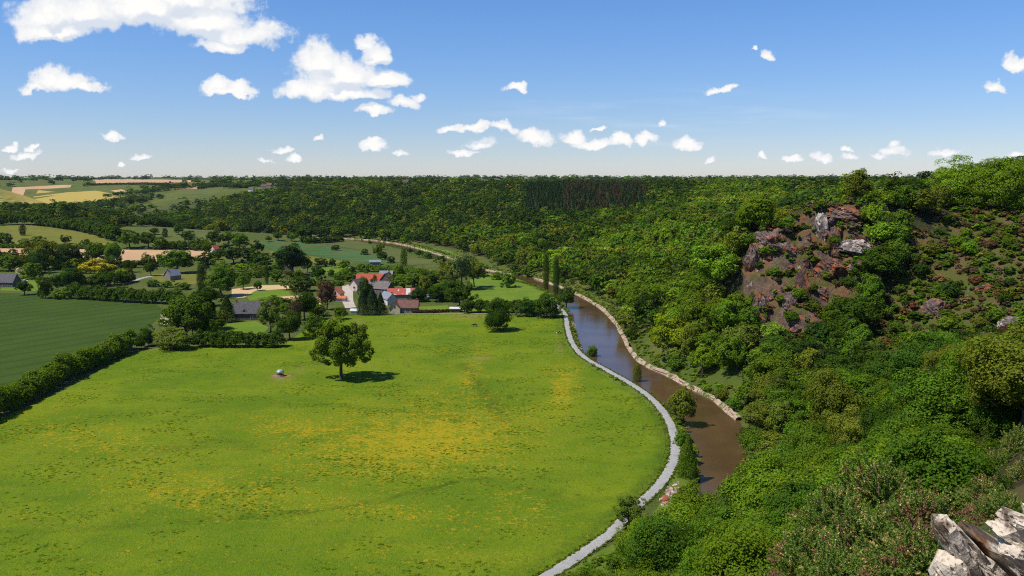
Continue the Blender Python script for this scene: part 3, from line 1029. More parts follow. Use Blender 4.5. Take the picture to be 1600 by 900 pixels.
VT = [  # px, base py, height px, width px, shape, tint, name, label
    (794, 449, 26, 27, 'bush', 'mid', 'dense_tree', 'round green tree casting shade in the bright pasture beyond the meadow hedge'),
    (291, 530, 70, 62, 'round', 'mid', 'broadleaf_tree', 'big green broadleaf at the corner where the dark crop field meets the meadow'),
    (318, 515, 62, 42, 'round', 'dark', 'broadleaf_tree', 'tall dark broadleaf left of the slate longhouse, behind the corner tree'),
    (263, 517, 27, 24, 'round', 'blossom', 'hawthorn', 'hawthorn covered in white blossom at the corner of the crop field'),
    (231, 541, 32, 28, 'bush', 'dark', 'shrub', 'dark rounded bush at the upper end of the foreground hedge'),
    (271, 546, 34, 56, 'bush', 'olive', 'shrub', 'broad olive bush beside the blossoming hawthorn'),
    (355, 503, 40, 30, 'conifer', 'deep', 'conifer', 'dark ragged conifer against the left end of the slate longhouse'),
    (339, 516, 20, 28, 'wide', 'mid', 'fruit_tree', 'small spreading fruit tree on the lawn below the slate longhouse'),
    (423, 519, 53, 36, 'loose', 'olive', 'willow', 'loose olive willow hiding the right end of the slate longhouse'),
    (453, 531, 44, 36, 'round', 'dark', 'broadleaf_tree', 'dark tree at the end of the clipped hedge, throwing shade on the grass'),
    (476, 500, 44, 38, 'round', 'dark', 'broadleaf_tree', 'dark green tree beside the sandy yard'),
    (463, 505, 36, 18, 'loose', 'copper', 'shrub', 'thin brownish tree squeezed between two dark trees by the sandy yard'),
    (493, 525, 34, 32, 'bush', 'mid', 'shrub', 'rounded green bush nearest the lone oak'),
    (495, 494, 22, 28, 'bush', 'mid', 'shrub', 'green bush above the one nearest the lone oak'),
    (532, 499, 20, 20, 'round', 'mid', 'fruit_tree', 'small round tree directly behind the top of the lone oak'),
    (511, 484, 45, 29, 'loose', 'copper', 'copper_tree', 'dusky copper-leaved tree left of the orange-roofed cottage'),
    (316, 461, 46, 20, 'column', 'deep', 'poplar', 'narrow dark poplar among trees above the corner of the crop field'),
    (347, 463, 46, 46, 'round', 'mid', 'broadleaf_tree', 'big leafy tree right of the narrow dark poplar'),
    (330, 478, 30, 30, 'round', 'dark', 'broadleaf_tree', 'shadowy tree below the narrow dark poplar'),
    (380, 452, 25, 25, 'round', 'mid', 'fruit_tree', 'round orchard tree beside the bare orange earth'),
    (403, 454, 15, 15, 'round', 'dark', 'fruit_tree', 'small dark orchard tree standing on bare earth'),
    (417, 444, 30, 8, 'column', 'dark', 'poplar', 'slim little poplar behind the orchard'),
    (448, 453, 22, 18, 'loose', 'pale', 'fruit_tree', 'pale thin fruit tree in front of the small grey barn'),
    (473, 455, 25, 40, 'bush', 'dark', 'shrub', 'wide dark thicket right of the small grey barn'),
    (498, 439, 24, 26, 'round', 'dark', 'broadleaf_tree', 'dark tree between the small grey barn and the farm hedge'),
    (455, 431, 48, 52, 'round', 'deep', 'broadleaf_tree', 'largest dark dome tree of the valley, standing behind the small grey barn'),
    (433, 440, 20, 22, 'bush', 'mid', 'shrub', 'green bush left of the small grey barn'),
    (466, 437, 16, 18, 'bush', 'mid', 'shrub', 'green bush just above the small grey barn'),
    (402, 397, 20, 20, 'round', 'deep', 'broadleaf_tree', 'dark round tree at the left end of the green cereal field'),
    (410, 413, 18, 28, 'bush', 'dark', 'shrub', 'dark bush under the left end of the green cereal field'),
    (480, 426, 23, 21, 'round', 'dark', 'broadleaf_tree', 'first dark tree of the row edging the cereal field'),
    (502, 417, 16, 20, 'bush', 'dark', 'shrub', 'dark bush in the middle of the row edging the cereal field'),
    (519, 419, 15, 15, 'round', 'dark', 'broadleaf_tree', 'small round tree in the row edging the cereal field'),
    (537, 421, 17, 24, 'bush', 'mid', 'shrub', 'lighter bush ending the row along the cereal field'),
    (435, 376, 14, 18, 'round', 'dark', 'broadleaf_tree', 'small dark tree at the far left tip of the cereal field'),
    (456, 377, 14, 16, 'round', 'mid', 'broadleaf_tree', 'small tree on the far valley floor under the woods'),
    (477, 377, 22, 28, 'round', 'deep', 'broadleaf_tree', 'large dark tree on the far valley floor under the woods'),
    (419, 378, 10, 10, 'round', 'olive', 'broadleaf_tree', 'tiny pale tree on the far valley floor'),
    (524, 391, 9, 13, 'bush', 'dark', 'shrub', 'lone round bush out in the olive river field'),
    (570, 398, 10, 15, 'bush', 'mid', 'shrub', 'leftmost bush of the ragged line crossing the river field'),
    (590, 403, 21, 15, 'round', 'mid', 'broadleaf_tree', 'taller tree in the ragged line crossing the river field'),
    (598, 406, 15, 16, 'bush', 'dark', 'shrub', 'dark bush in the ragged line crossing the river field'),
    (611, 411, 11, 15, 'bush', 'dark', 'shrub', 'rightmost bush of the ragged line crossing the river field'),
    (631, 416, 27, 13, 'column', 'dark', 'ivy_tree', 'ivy-clad narrow tree near the far bend of the river'),
    (655, 402, 12, 13, 'round', 'mid', 'broadleaf_tree', 'small tree on the near bank of the far river bend'),
    (597, 390, 9, 9, 'round', 'mid', 'broadleaf_tree', 'tiny tree on the bank of the farthest visible reach of the river'),
    (578, 383, 8, 8, 'round', 'mid', 'broadleaf_tree', 'tiniest tree in the olive field by the farthest reach of the river'),
    (700, 452, 45, 36, 'loose', 'olive', 'willow', 'leftmost of the tall olive willows right of the village'),
    (722, 453, 62, 36, 'loose', 'pale', 'willow', 'tallest pale willow right of the village'),
    (741, 449, 46, 28, 'loose', 'olive', 'willow', 'rightmost tall willow beside the bright pasture'),
    (718, 480, 42, 42, 'round', 'dark', 'broadleaf_tree', 'dark leafy tree below the tall willows, above the wooden shed'),
    (664, 467, 38, 24, 'round', 'olive', 'broadleaf_tree', 'olive tree right of the red and white striped roof'),
    (690, 471, 26, 32, 'round', 'dark', 'broadleaf_tree', 'dark tree in the gardens beside the parked white car'),
    (632, 452, 24, 46, 'wide', 'mid', 'broadleaf_tree', 'broad green tree right of the red-roofed barn'),
    (648, 447, 24, 26, 'round', 'mid', 'broadleaf_tree', 'green tree behind the red and white striped roof'),
    (675, 452, 24, 26, 'round', 'dark', 'broadleaf_tree', 'dark tree under the orange hut'),
    (567, 492, 40, 24, 'conifer', 'conifer', 'conifer', 'first dark conifer of the screen before the village houses'),
    (582, 492, 40, 26, 'conifer', 'conifer', 'conifer', 'second dark conifer of the screen before the village houses'),
    (595, 492, 34, 22, 'conifer', 'conifer', 'conifer', 'shorter dark conifer touching the brown-roofed house'),
    (573, 484, 50, 24, 'loose', 'dark', 'broadleaf_tree', 'feathery dark tree rising above the conifer screen'),
    (586, 450, 20, 9, 'column', 'deep', 'poplar', 'thin dark poplar in front of the red barn roof'),
    (614, 467, 16, 9, 'conifer', 'conifer', 'conifer', 'small conifer before the left part of the striped roof'),
    (623, 468, 15, 11, 'conifer', 'conifer', 'conifer', 'small conifer before the right part of the striped roof'),
    (548, 440, 16, 26, 'bush', 'dark', 'shrub', 'dark clipped bush at the top of the pale concrete yard'),
    (530, 437, 14, 20, 'bush', 'mid', 'shrub', 'green bush left of the pale concrete yard'),
    (855, 496, 38, 38, 'bush', 'dark', 'shrub', 'big dark bush where the meadow hedge meets the gravel path'),
    (824, 494, 28, 30, 'bush', 'dark', 'shrub', 'medium dark bush next to the big one at the gravel path'),
    (885, 483, 34, 26, 'round', 'dark', 'broadleaf_tree', 'dark tree on the riverbank above the start of the gravel path'),
    (853, 456, 58, 12, 'column', 'dark', 'poplar', 'left of two tall thin poplars on the riverbank'),
    (869, 463, 58, 11, 'column', 'dark', 'poplar', 'right of two tall thin poplars on the riverbank'),
    (822, 434, 22, 17, 'bush', 'mid', 'shrub', 'green bush on the far bank left of the two poplars'),
    (805, 431, 20, 15, 'round', 'mid', 'broadleaf_tree', 'small tree on the far bank left of the two poplars'),
    (925, 561, 23, 18, 'bush', 'mid', 'shrub', 'small bush leaning over the river below the path bend'),
    (995, 602, 32, 15, 'column', 'olive', 'alder', 'slim young alder between path and river'),
    (1066, 668, 66, 40, 'loose', 'olive', 'willow', 'bushy riverside willow between the gravel path and the brown water'),
    (1074, 752, 72, 34, 'conifer', 'mid', 'alder', 'pyramid-shaped alder at the inside of the path bend'),
    (1063, 700, 30, 20, 'bush', 'mid', 'shrub', 'low bush between the willow and the pyramid-shaped alder'),
    (36, 368, 17, 11, 'column', 'deep', 'ivy_tree', 'lone ivy-covered stump tree in the olive field'),
    (288, 295, 11, 11, 'round', 'dark', 'broadleaf_tree', 'single round tree in the upper tan field'),
    (182, 321, 12, 16, 'round', 'deep', 'broadleaf_tree', 'larger of two dark trees at the tip of the golden field'),
    (203, 320, 11, 13, 'round', 'deep', 'broadleaf_tree', 'smaller of two dark trees at the tip of the golden field'),
    (8, 385, 22, 26, 'bush', 'deep', 'broadleaf_tree', 'dark tree at the left end of the tan strip'),
    (39, 386, 14, 17, 'bush', 'dark', 'shrub', 'bush at the lower edge of the olive field'),
    (60, 385, 17, 22, 'bush', 'mid', 'broadleaf_tree', 'green dome tree at the lower edge of the olive field'),
    (103, 382, 14, 15, 'round', 'dark', 'broadleaf_tree', 'dark dome tree at the lower edge of the olive field'),
    (135, 388, 16, 21, 'bush', 'mid', 'shrub', 'broad bush between the olive field and the tan strip'),
    (66, 421, 46, 52, 'loose', 'olive', 'willow', 'huge pale willow overlapping the tan strip'),
    (58, 427, 34, 32, 'round', 'deep', 'broadleaf_tree', 'very dark tree in front of the huge pale willow'),
    (100, 417, 34, 48, 'round', 'deep', 'broadleaf_tree', 'wide dark tree right of the huge pale willow'),
    (122, 414, 22, 26, 'round', 'dark', 'broadleaf_tree', 'dark tree overlapping the middle of the tan strip'),
    (150, 413, 33, 31, 'round', 'mid', 'broadleaf_tree', 'leafy green tree overlapping the tan strip'),
    (178, 417, 38, 28, 'round', 'mid', 'broadleaf_tree', 'tall green tree just behind the yellow one'),
    (153, 434, 28, 54, 'wide', 'yellow', 'golden_tree', 'wide golden-yellow tree in the gardens'),
    (203, 388, 28, 34, 'round', 'mid', 'broadleaf_tree', 'large tree above the right part of the tan strip'),
    (232, 388, 26, 26, 'round', 'dark', 'broadleaf_tree', 'dark tree above the right end of the tan strip'),
    (250, 389, 20, 22, 'bush', 'mid', 'shrub', 'bush above the right end of the tan strip'),
    (241, 367, 11, 14, 'round', 'dark', 'broadleaf_tree', 'small dark tree in the dim far pasture'),
    (258, 371, 14, 10, 'column', 'deep', 'poplar', 'narrow dark tree in the dim far pasture'),
    (279, 367, 16, 15, 'round', 'mid', 'broadleaf_tree', 'green tree in the dim far pasture'),
    (294, 381, 21, 21, 'round', 'dark', 'broadleaf_tree', 'dark tree at the right of the dim far pasture'),
    (312, 388, 18, 22, 'bush', 'mid', 'shrub', 'bush right of the dim far pasture'),
    (336, 386, 26, 25, 'round', 'dark', 'broadleaf_tree', 'bigger of two trees above the cottage track'),
    (357, 383, 21, 19, 'round', 'mid', 'broadleaf_tree', 'smaller of two trees above the cottage track'),
    (374, 380, 16, 18, 'round', 'dark', 'broadleaf_tree', 'dark roundish tree at the foot of the woods'),
    (232, 417, 22, 21, 'loose', 'pale', 'fruit_tree', 'pale see-through tree on the tan strip'),
    (278, 427, 37, 50, 'round', 'mid', 'broadleaf_tree', 'wide green tree behind the stone cottage'),
    (236, 431, 22, 20, 'round', 'dark', 'broadleaf_tree', 'dark tree left of the stone cottage'),
    (323, 422, 19, 11, 'conifer', 'conifer', 'conifer', 'small pointed conifer right of the stone cottage'),
    (240, 448, 11, 24, 'bush', 'dark', 'shrub', 'low dark bush in front of the stone cottage track'),
    (262, 449, 12, 20, 'bush', 'mid', 'shrub', 'low green bush below the stone cottage'),
    (288, 452, 12, 26, 'bush', 'dark', 'shrub', 'low dark bush right below the stone cottage'),
    (107, 459, 40, 40, 'round', 'dark', 'broadleaf_tree', 'dark tree with visible trunk on the edge of the crop field'),
    (38, 461, 22, 25, 'round', 'dark', 'broadleaf_tree', 'small dark tree standing on the garden lawn'),
    (71, 466, 36, 26, 'bush', 'dark', 'shrub', 'upright dark bush at the crop field edge'),
    (97, 467, 17, 30, 'bush', 'mid', 'shrub', 'rounded bush under the dark tree with visible trunk'),
    (50, 436, 26, 38, 'bush', 'mid', 'shrub', 'green bush behind the garden lawn'),
    (15, 423, 26, 42, 'bush', 'mid', 'shrub', 'broad bush behind the dark-roofed house'),
    (32, 428, 10, 13, 'bush', 'blossom', 'shrub', 'small pale blossoming bush near the dark-roofed house'),
    (365, 412, 30, 40, 'round', 'deep', 'broadleaf_tree', 'large dark tree beyond the orchard, by the white lane house'),
    (392, 411, 24, 32, 'bush', 'dark', 'shrub', 'dark thicket right of the large dark tree beyond the orchard'),
    (375, 390, 24, 30, 'round', 'mid', 'broadleaf_tree', 'tree on the lane above the white lane house'),
    (352, 425, 16, 26, 'bush', 'mid', 'shrub', 'green bush in the strip above the orchard'),
    (378, 424, 14, 24, 'bush', 'bright', 'shrub', 'bright bush in the strip above the orchard'),
    (400, 425, 14, 22, 'bush', 'mid', 'shrub', 'round bush at the right of the strip above the orchard'),
    (427, 470, 10, 16, 'bush', 'mid', 'shrub', 'low bush by the bare sandy yard'),
    (418, 478, 14, 20, 'bush', 'bright', 'shrub', 'bright bush above the slate longhouse roof'),
    (668, 404, 12, 16, 'bush', 'mid', 'shrub', 'first bush on the near bank of the far reach, left of the willows'),
    (690, 413, 15, 18, 'bush', 'dark', 'shrub', 'second bush on the near bank of the far reach, left of the willows'),
    (752, 432, 18, 20, 'bush', 'dark', 'shrub', 'bush on the riverbank just right of the tall willows'),
    (776, 437, 13, 18, 'bush', 'mid', 'shrub', 'bush on the riverbank above the bright pasture'),
    (640, 395, 9, 12, 'bush', 'dark', 'shrub', 'small dark bush where the far reach starts to bend'),
    (983, 826, 52, 44, 'loose', 'olive', 'broadleaf_tree', 'loose-leaved tree hanging over the gravel path'),
    (962, 893, 34, 34, 'bush', 'mid', 'shrub', 'bush overhanging the lower gravel path'),
    (1495, 352, 104, 76, 'bush', 'bright', 'broadleaf_tree', 'left of two bright domed trees on the skyline ridge'),
    (1566, 330, 92, 84, 'bush', 'bright', 'broadleaf_tree', 'right of two bright domed trees on the skyline ridge'),
]
print('valley trees')
for (px, py, hp, wp, shape, tint, nm, lab) in VT:
    if px > 1400:
        D = 340 if px < 1520 else 325
        d = ray(px, 300)
        x, y = d[0] / d[1] * D, D
        z = zs(x, y)
        s = D / FPX
        top = 246 if px < 1520 else 239
        zt_top = CAM_Z + (450 - SP * 0 - 0) * 0
        dd = ray(px, top)
        ztop = CAM_Z + dd[2] / dd[1] * D
        plant(nm, lab, 'tree', (x, y, z - 0.3), wp * s * 1.12, max(ztop - z, 6), shape, tint, 'near')
        continue
    cat = 'shrub' if nm == 'shrub' else 'tree'
    ptree(nm, lab, cat, px, py, hp, wp, shape, tint, lod='mid' if (hp > 30 and py > 400) else None)


FILL = [([(0, 402), (60, 408), (120, 420), (200, 424), (230, 430), (100, 440), (60, 430), (0, 418)], 22, 16, 26, 'in the gardens left of the golden-yellow tree'),
        ([(330, 408), (420, 408), (480, 428), (545, 430), (540, 445), (430, 438), (340, 440)], 22, 10, 18, 'in the orchard belt behind the slate longhouse'),
        ([(605, 432), (690, 436), (720, 470), (700, 478), (648, 474), (640, 450)], 24, 10, 24, 'in the village gardens behind the striped barn'),
        ([(300, 520), (335, 490), (350, 505), (330, 540), (300, 540)], 6, 12, 22, 'beside the lawn left of the slate longhouse'),
        ([(430, 480), (470, 480), (500, 470), (505, 495), (450, 500)], 7, 10, 18, 'between the sandy yard and the meadow'),
        ([(200, 380), (340, 390), (350, 405), (330, 420), (220, 420)], 12, 14, 24, 'round the right end of the tan strip'),
        ([(0, 385), (180, 392), (180, 396), (0, 390)], 8, 8, 14, 'along the upper edge of the tan strip'),
        ([(540, 425), (600, 428), (640, 425), (690, 434), (640, 440), (560, 432)], 12, 8, 15, 'between the red barn and the cereal field'),
        ([(120, 430), (200, 430), (190, 450), (120, 460)], 7, 14, 22, 'round the golden-yellow tree')]
for poly, n, s0, s1, where in FILL:
    P = np.array(poly, float)
    k = 0
    while k < n:
        q = P.min(0) + rng.random(2) * (P.max(0) - P.min(0))
        if not inside(q[0], q[1], poly):
            continue
        k += 1
        hp = rng.uniform(s0, s1) * (0.75 + 0.5 * (q[1] - 400) / 100)
        tint = str(rng.choice(['mid', 'dark', 'dark', 'deep', 'olive', 'bright']))
        shp_ = str(rng.choice(['round', 'bush', 'bush', 'loose']))
        wd_ = {'mid': 'mid-green', 'dark': 'dark green', 'deep': 'very dark', 'olive': 'olive', 'bright': 'fresh green'}[tint]
        nm = 'garden_bush' if shp_ == 'bush' else 'garden_tree'
        ptree(nm, f"{wd_} {'rounded bush' if shp_ == 'bush' else 'loose tree' if shp_ == 'loose' else 'round tree'} {where}", 'shrub' if shp_ == 'bush' else 'tree', q[0], q[1], hp, hp * rng.uniform(0.8, 1.3), shp_, tint, 'small trees and bushes ' + where)


# ---- hedges
def hedge(label, pts, h, w, tint, leaf, dens, group=None, pix=True, wob=0.3, seed=1):
    P = np.array([hit(*p)[:2] for p in pts]) if pix else np.array(pts, float)
    S = catmull(P, w * 0.42)
    g = np.random.default_rng(seed)
    n = len(S)
    T = np.gradient(S, axis=0)
    T = unit(T)
    N2 = np.stack([-T[:, 1], T[:, 0]], 1)
    z = zt(S[:, 0], S[:, 1], False)
    cl, rc, cd = [], [], []
    sz = 1 + wob * fbm(S[:, 0] / 9, S[:, 1] / 9, 0, seed, 3)
    for i in range(n):
        for (u, v) in [(-0.32, 0.28), (0.32, 0.28), (0.0, 0.70), (-0.24, 0.60), (0.26, 0.58), (0, 0.42), (-0.34, 0.45), (0.34, 0.45)]:
            hh = h * sz[i] * g.uniform(0.85, 1.15)
            q = S[i] + N2[i] * u * w * g.uniform(0.7, 1.2) + T[i] * g.normal() * w * 0.15
            cl.append((q[0], q[1], z[i] + v * hh))
            rc.append(h * g.uniform(0.17, 0.30))
            cd.append((N2[i][0] * u * 2, N2[i][1] * u * 2, 0.7))
    cl = np.array(cl)
    o = np.array([S[n // 2][0], S[n // 2][1], z[n // 2]])
    V, F = leaves_on(cl - o, np.array(rc), unit(np.array(cd)), dens, leaf, g)
    e = link('hedge', mesh_np('hedge', V, F, M['leaf']), None, o)
    e.color = vary(TINT[tint], 0.05)
    tag(e, label, 'hedge', group)
    return e


hedge('tall dark foreground hedge between the crop field and the buttercup meadow', [(-150, 712), (-60, 672), (0, 644), (60, 612), (130, 578), (190, 552), (208, 545)], 9.0, 7.5, 'mid', 0.72, 190, wob=0.6)
hedge('clipped hedge along the lawn of the slate longhouse', [(308, 541), (350, 542), (400, 542), (436, 542)], 7.4, 6.5, 'dark', 0.7, 150, seed=2)
hedge('long rounded hedge closing the far side of the crop field', [(118, 466), (160, 469), (205, 472), (250, 474), (275, 476)], 9.5, 8.0, 'dark', 0.85, 130, seed=3)
hedge('thick hedge climbing beside the cottage track', [(118, 452), (150, 449), (185, 445), (200, 440)], 9.5, 10.0, 'dark', 0.95, 130, seed=4)
hedge('hedge behind the meadow track, between village and river', [(728, 489), (770, 488), (800, 489), (838, 490)], 8.0, 7.0, 'dark', 0.8, 120, seed=5)
hedge('low copper hedge in front of the garden lawn by the brown-roofed house', [(646, 489), (670, 489), (700, 487.5), (722, 486.5)], 2.0, 1.6, 'copper', 0.4, 60, seed=6)
hedge('dark hedge on the far valley floor beside the green cereal field', [(477, 380), (505, 379), (532, 377)], 6.0, 8.0, 'dark', 1.3, 60, seed=7)
FH = [('hedgerow along the left part of the olive field top', [(0, 352), (45, 351), (85, 354), (130, 361), (183, 376)], 14, 'dark'),
      ('dark hedge stub at the tip of the golden field', [(155, 321), (170, 321), (188, 320)], 6, 'deep'),
      ('hedgerow below the golden field and dim green field', [(0, 338), (30, 337), (60, 336), (100, 340), (150, 342), (190, 345)], 18, 'dark'),
      ('hedgerow under the dim far pasture', [(255, 388), (290, 389), (330, 389)], 8, 'dark'),
      ('hedgerow between the olive field and the tan strip', [(0, 388), (60, 388), (120, 389), (170, 391)], 5, 'mid'),
      ('hedge along the lower side of the tan strip', [(-20, 408), (40, 412), (120, 416), (200, 418), (270, 414)], 7, 'dark'),
      ('far hedge beside the upper tan field', [(145, 290), (200, 289), (262, 290)], 9, 'dark'),
      ('skyline hedgerow over the upper tan field', [(140, 279.5), (220, 279), (300, 280), (340, 281)], 9, 'dark'),
      ('hedgerow right of the upper tan field', [(312, 296), (345, 292), (385, 294)], 10, 'dark'),
      ('hedge between dim far pasture and woods', [(185, 352), (240, 354), (300, 355), (350, 360)], 12, 'dark'),
      ('hedge behind the orchard', [(340, 436), (380, 434), (430, 432)], 5, 'dark'),
      ('hedge above the red barn on the valley floor', [(560, 424), (600, 425), (650, 430), (690, 436)], 6, 'mid'),
      ('garden hedge left of the concrete yard', [(482, 446), (510, 447), (533, 446)], 4, 'mid')]
for i, (lab, pts, h, tint) in enumerate(FH):
    hedge(lab, pts, h, h * 1.1, tint, max(0.9, 0.16 * h), 60, seed=20 + i)

# ---- the wooded slopes
print('wood')


def scatter(s, dmin, dmax, amin=-33, amax=34):
    r = dmax
    x0, x1 = r * math.sin(R(amin)), r * math.sin(R(amax))
    gx, gy = np.meshgrid(np.arange(x0, x1, s), np.arange(0, dmax, s))
    x = gx.ravel() + rng.uniform(-0.42, 0.42, gx.size) * s + (gy.ravel() / s % 2) * s * 0.5
    y = gy.ravel() + rng.uniform(-0.42, 0.42, gx.size) * s
    D = np.hypot(x, y)
    a = np.degrees(np.arctan2(x, y))
    m = (D >= dmin) & (D < dmax) & (a > amin) & (a < amax)
    return x[m], y[m]


def visible(x, y, ztop, canopy):
    """is the point seen from the bluff over the ground and the canopy on it"""
    vis = np.ones(len(x), bool)
    for t in np.concatenate([np.linspace(0.06, 0.9, 22), [0.93, 0.955, 0.975]]):
        xx, yy = x * t, y * t
        gz, d, dist = z_base(xx, yy)
        cn = np.where((d > 12) & (dist > 60), np.minimum(canopy, (1 - t) * 1e3), 0)
        zz = CAM_Z + (ztop - CAM_Z) * t
        vis &= zz > gz + cn
    return vis


wx, wy, wh, ww = [], [], [], []
for s, a, b, h0, h1 in [(4.4, 26, 95, 3.6, 6.0), (4.9, 95, 170, 4.2, 9), (6.6, 170, 300, 6, 12.5), (8.0, 300, 360, 8, 14), (9.2, 360, 760, 10, 15), (10.5, 760, 1500, 10, 15), (21, 1500, 2600, 9, 14)]:
    x, y = scatter(s, a, b)
    wx.append(x)
    wy.append(y)
    h = rng.uniform(h0, h1, len(x)) * (1 + 0.25 * vnoise(x / 30, y / 30, 0, 50))
    wh.append(h)
    ww.append(np.maximum(h * rng.uniform(0.72, 1.12, len(x)), s * 0.98))
wx, wy, wh, ww = map(np.concatenate, (wx, wy, wh, ww))
wz, wd, wD = z_base(wx, wy)
wz = zt(wx, wy, False)
edge = np.where(wD < 285, 3.0, np.where(wD < 640, 3.5, 5.0)) + 4 * vnoise(wx / 25, wy / 25, 0, 51)
gp_ = project(wx, wy, wz)
LEFTWOOD = [(190, 344), (225, 318), (212, 300), (250, 297), (330, 303), (420, 292), (440, 356), (350, 362), (300, 357), (240, 352)]
LEFTBAND = [(-40, 340), (0, 334), (50, 334), (70, 342), (130, 347), (195, 340), (195, 352), (160, 362), (130, 352), (60, 346), (-40, 346)]
lw = (wd < 0) & (wD > 600) & (inside(gp_[0], gp_[1], LEFTWOOD) | inside(gp_[0], gp_[1], LEFTBAND))
keep = (wd > edge) | lw
# grassy clearing on the far bank
ppx, ppy, _ = project(wx, wy, wz)
keep &= ~((wd < 20) & (ppx > 998) & (ppx < 1038) & (ppy < 580) & (ppy > 525))
keep &= ~((wd < 8) & (ppx > 880) & (ppx < 960))
keep &= ~(inside(ppx, ppy, [(640, 379), (700, 388), (750, 403), (790, 423), (745, 424), (690, 404), (640, 390)]) & (wd < 60))
spm, hem = rockmask(wx, wy, wz, wd)
u = rng.random(len(wx))
keep &= ~((spm > 0) & (u > 0.36)) & ~((hem > 0) & (u > 0.62))
small = (spm > 0) | (hem > 0) | ((wd < 9) & (wD < 700) & (rng.random(len(wx)) < 0.7))
wh = np.where(small, wh * 0.42, wh)
ww = np.where(small, ww * 0.5, ww)
# keep the line of sight over the bluff clear, and the riverside reach open
px_, py_, _ = project(wx, wy, wz + wh)
keep &= (px_ > -60) & (px_ < 1680) & (py_ < 960)
near = wD < 60
keep &= ~(near & (py_ < 640 + (1600 - px_) * 0.12))
keep &= ~((wD < 95) & (px_ < 1000))
keep &= wD > 40
cx_, cy_, dep_ = project(wx, wy, wz + wh * 0.55)
xp_ = np.interp(cy_, [780, 800, 826, 843, 862, 882, 905, 960], [1012, 990, 968, 946, 920, 890, 856, 780])
keep &= ~((cy_ > 770) & (wD < 260) & (cx_ - ww * 0.62 * FPX / dep_ < xp_ + 16))
keep &= ~((wD > 1500) & (wd > 0) & (vnoise(wx / 160, wy / 160, 0, 57) > 0.12))
wx, wy, wz, wh, ww, wd, wD = [q[keep] for q in (wx, wy, wz, wh, ww, wd, wD)]
v = visible(wx, wy, wz + wh * 0.95, 5.0)
wx, wy, wz, wh, ww, wd, wD = [q[v] for q in (wx, wy, wz, wh, ww, wd, wD)]
wpx, wpy, _ = project(wx, wy, wz + wh * 0.6)
nz = 0.55 * vnoise(wx / 55, wy / 55, 0, 60) + 0.35 * vnoise(wx / 17, wy / 17, 0, 61) + rng.normal(0, 0.28, len(wx))
# darker on the far hill, fresher on the near slope and along the crest
bias = np.where(wD > 800, -0.68, np.where(wD > 380, -0.12, 0.0)) + np.where((wpx > 1080) & (wpy < 318) & (wpx < 1230), 0.7, 0) + np.where((wpx > 980) & (wpx < 1090) & (wpy > 390) & (wpy < 470), 0.35, 0)
q = nz + bias
TN = ['deep', 'dark', 'mid', 'bright', 'lime']
ti = np.digitize(q, [-0.55, -0.18, 0.30, 0.85])
shp = np.where(rng.random(len(wx)) < 0.34, 1, 0)
plantation = (wpx > 820) & (wpx < 1012) & (wpy > 284) & (wpy < 330) & (wD > 850)
pine_brown = plantation & (wpx > 880) & (rng.random(len(wx)) < 0.42)
olivey = rng.random(len(wx)) < 0.17
print('wood trees', len(wx), 'near', int((wD < 190).sum()), 'mid', int((wD < 360).sum()))
order = np.argsort(-(wh / wD))
ind = set(order[:300].tolist())
TW = {'deep': 'very dark green', 'dark': 'dark green', 'mid': 'mid-green', 'bright': 'fresh green', 'lime': 'yellow-green', 'olive': 'olive-green'}


def place_words(i):
    px, py, D, d = wpx[i], wpy[i], wD[i], wd[i]
    if spm_[i]:
        return 'on the red rocky spur'
    if hem_[i]:
        return 'among the heath and bare earth of the upper slope' if py < 480 else 'at the foot of the heath slope'
    if D < 95:
        return 'in the thicket just below the white rocks' if px > 1380 else 'in the thicket under the gorse'
    if d < 22 and py > 540:
        return 'at the foot of the slope beside the brown river'
    if py < 330:
        return 'on the ridge under the skyline'
    if px < 1130 and py > 700:
        return 'on the lower slope above the gravel path'
    if py > 640:
        return 'on the near slope below the spur' if px < 1350 else 'on the near slope above the gorse'
    if D > 345:
        return 'on the wooded slope behind the rocky spur'
    return 'on the slope between the river and the spur' if px < 1240 else 'in the hollow between the spur and the heath'


spm_, hem_ = [a > 0 for a in rockmask(wx, wy, wz, wd)]
groups = {}
LODM = {}
cnt = {}
for i in order[:300]:
    tint = 'olive' if olivey[i] else TN[ti[i]]
    D = wD[i]
    shape = 'loose' if shp[i] else 'bush' if (small_ := (spm_[i] or hem_[i])) else 'round'
    size = 'tall' if wh[i] > 9.5 else 'medium' if wh[i] > 6 else 'low'
    kind = 'loose' if shape == 'loose' else 'rounded'
    where = place_words(i)
    lab = f'{size} {TW[tint]} {kind} tree {where}'
    cnt[lab] = cnt.get(lab, 0) + 1
    e = plant('woodland_tree', lab, 'tree', (wx[i], wy[i], wz[i] - 0.35), ww[i], wh[i] * 1.03, shape, tint, 'near' if D < 215 else 'mid')
    groups.setdefault(lab, []).append(e)
for lab, es in groups.items():
    for e in es:
        e['group'] = 'wood trees ' + lab.split(' tree ')[1]

LT = {}


def lowtree(shape, k, ncl, npl, leaf):
    key = (shape, k, ncl)
    if key not in LT:
        LT[key] = crown(shape, 300 + k * 7 + len(shape), ncl, npl, leaf, rcs=1.15)
    return LT[key]


